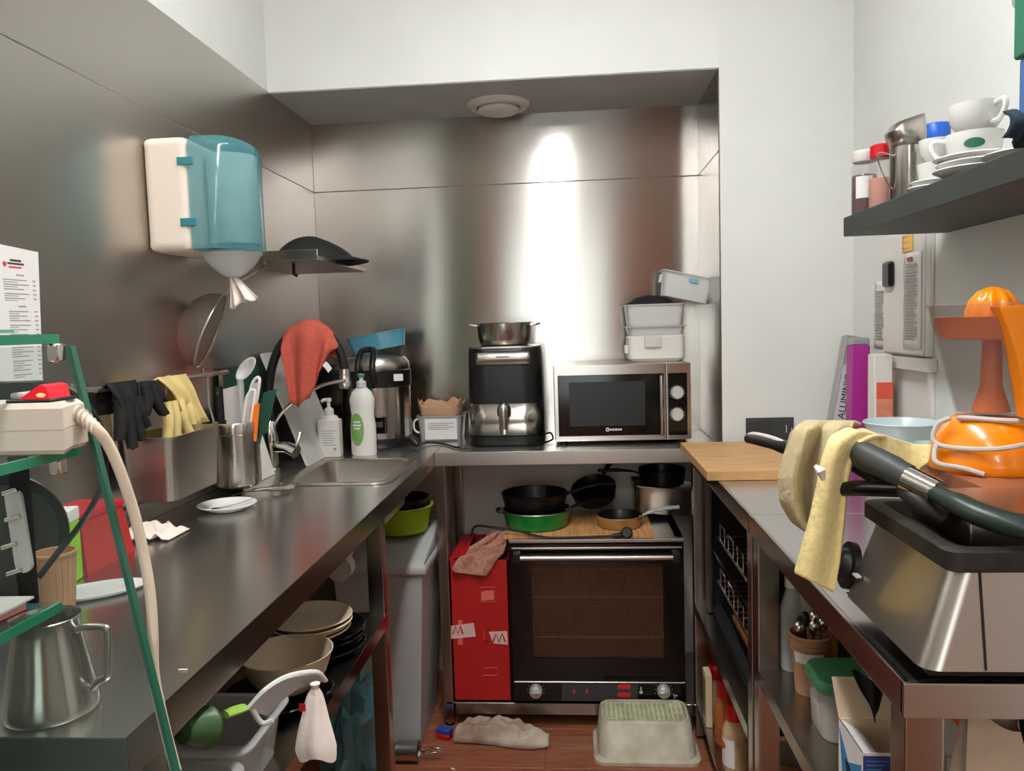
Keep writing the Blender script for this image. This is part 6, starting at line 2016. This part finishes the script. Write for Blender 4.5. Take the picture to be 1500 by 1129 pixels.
for py, px in ((718, 28), (756, 32), (796, 27), (834, 34)):
    p = gpt(px, py)
    M(t).tube([(p.x - .008, PY - .012, p.z - .001), (p.x + .006, PY - .010, p.z + .003)], .0022, 8).obj('pin', CHROME)
M(t).box((gpt(26, 800).x, PY - .0045, shelf_z[2]), (gpt(52, 800).x, PY - .0005, shelf_z[1] - .0095)).obj('black_strip', BLKM)
# power strip on the middle shelf
Zs_ = shelf_z[1] + .0006
sx1 = at(94, 640, Y=.655).x
sz = at(94, 590, Y=.655).z
t = T('power_strip', 'cream power strip with a red lit switch on the glass stand', 'power strip', (sx1 - .12, .68, Zs_))
ex = at(126, 640, Y=.70).x
b = M(t)
mid = Zs_ + (sz - Zs_) * .47
def prof(z, ins):
    return [(GX0 + .06, .655 + ins, z), (sx1 - ins, .655 + ins, z), (ex - .004 - ins, .688, z), (ex - .004 - ins, .709 - ins, z), (GX0 + .06, .709 - ins, z)]
loft(b, [prof(Zs_, .003), prof(Zs_ + .004, 0), prof(mid - .0006, 0), prof(mid - .0004, .001), prof(mid + .0004, .001), prof(mid + .0006, 0), prof(sz - .005, .001), prof(sz, .005)])
b.obj('case', CREAM, angle=25)
p0, p1 = at(22, 586, Y=.675), at(88, 586, Y=.675)
M(t).box((p0.x, .662, sz), (p1.x, .700, sz + .003), .001, 1).obj('switch_frame', BLK)
b = M(t)
b.prism([(p0.x + .010, sz + .003), (p1.x - .004, sz + .003), (p1.x - .006, sz + .014), (p1.x - .012, sz + .016)], .666, .696, mtx=Matrix(((1, 0, 0, 0), (0, 0, 1, 0), (0, 1, 0, 0), (0, 0, 0, 1))))
b.obj('rocker_switch', mat('red_rocker', (230, 34, 50), .2, emit=.25))
pl = at(58, 584, Y=.664)
M(t).blob((pl.x, .667, sz + .0065), (.005, .003, .0022), 0, sub=2).obj('pilot_light', mat('pilot_glow', (255, 120, 80), .2, emit=2.5))
M(t).box((p0.x + .0, .668, sz + .003), (p0.x + .014, .694, sz + .009), .003).obj('switch_end', LGREY)
ce = Vector((ex - .004, .698, (mid + sz) / 2 - .002))
b = M(t)
for i in range(5):
    q = ce.lerp(at(140, 627, Y=.70), i / 4)
    b.lathe([(.0045, -.0016), (.0085 - i * .0005, -.0012), (.0085 - i * .0005, .0012), (.0045, .0016)], seg=16, mtx=Matrix.Translation(q) @ Matrix.Rotation(R(100), 4, 'Y'))
b.obj('strain_relief', CREAM, kind='stuff')
cb = [ce, at(140, 627, Y=.70), at(158, 650, Y=.71), at(176, 690, Y=.72), at(196, 750, Y=.732), at(210, 810, Y=.738), at(220, 870, Y=.738), at(224, 930, Y=.736), at(226, 990, Y=.734), at(240, 1060, Y=.733), at(258, 1129, Y=.733), at(275, 1230, Y=.745)]
cb[-1].z = max(cb[-1].z, .9)
M(t).tube(cb[:-1], .0054, 12, smooth=6).obj('cable', CABLEW)
# black adapter behind the strip
t = T('power_adapter', 'black power adapter with its cable behind the cream power strip', 'adapter', (-.56, .70, Zs_ + .03))
a0, a1 = at(0, 572, Y=.735), at(62, 562, Y=.735)
t.location = (a0.x, .735, .9)
t['base'] = tuple(t.location)
M(t).box((GX0 + .07, .726, a1.z - .018), (a1.x - .005, .75, a1.z + .003), .004).obj('brick', BLK)
for i in range(4):
    q = a1 + Vector((.001 + .006 * i, .003, -.006 - .0012 * i))
    M(t).lathe([(.003, -.002), (.0065, -.0016), (.0065, .0016), (.003, .002)], seg=12, mtx=Matrix.Translation(q) @ Matrix.Rotation(R(98), 4, 'Y')).obj('strain_ring', BLK)
cab = [a1 + Vector((-.006, .003, -.004)), at(96, 570, Y=.745), at(122, 588, Y=.75), at(146, 625, Y=.76), at(154, 680, Y=.78), at(148, 715, Y=.80), at(120, 765, Y=.81), at(88, 805, Y=.80), at(56, 846, Y=.78)]
M(t).tube(cab, .0035, 8, smooth=6).obj('cable', BLK)
M(t).tube([at(28, 845, Y=.78), at(50, 846, Y=.78)], .006, 8).obj('plug', BLK)
# papers on the lowest shelf
Zp = shelf_z[2] + .0006
rxr = gpt(68, 893).x
t = T('notebook', 'red covered notebook with white pages on the lowest glass shelf', 'book', (-.62, .6, Zp))
mm = Matrix.Translation((rxr, .690, Zp)) @ Matrix.Rotation(R(-6), 4, 'Z')
M(t).box((-.20, -.16, 0), (0, 0, .0015), 0, mtx=mm).obj('back_cover', RED)
M(t).box((-.199, -.159, .0015), (-.001, -.001, .0085), 0, mtx=mm).obj('pages', mat('pink_pages', (226, 176, 172), .8))
M(t).box((-.20, -.16, .0085), (0, 0, .0100), 0, mtx=mm).obj('front_cover', RED)
t = T('paper_sheet', 'white ruled paper lying on the red notebook', 'paper', (rxr - .1, .62, Zp + .0105))
M(t).box((-.20, -.15, .0105), (.004, .004, .0125), 0, mtx=mm @ Matrix.Rotation(R(7), 4, 'Z')).obj('sheet', PAPER)
for i in range(3):
    M(t).box((-.19, -.03 - i * .022, .0125), (-.012, -.0292 - i * .022, .0127), 0, mtx=mm @ Matrix.Rotation(R(7), 4, 'Z')).obj('ruled_line', PRINT)

for o in bpy.data.objects:
    if 'base' in o:
        del o['base']
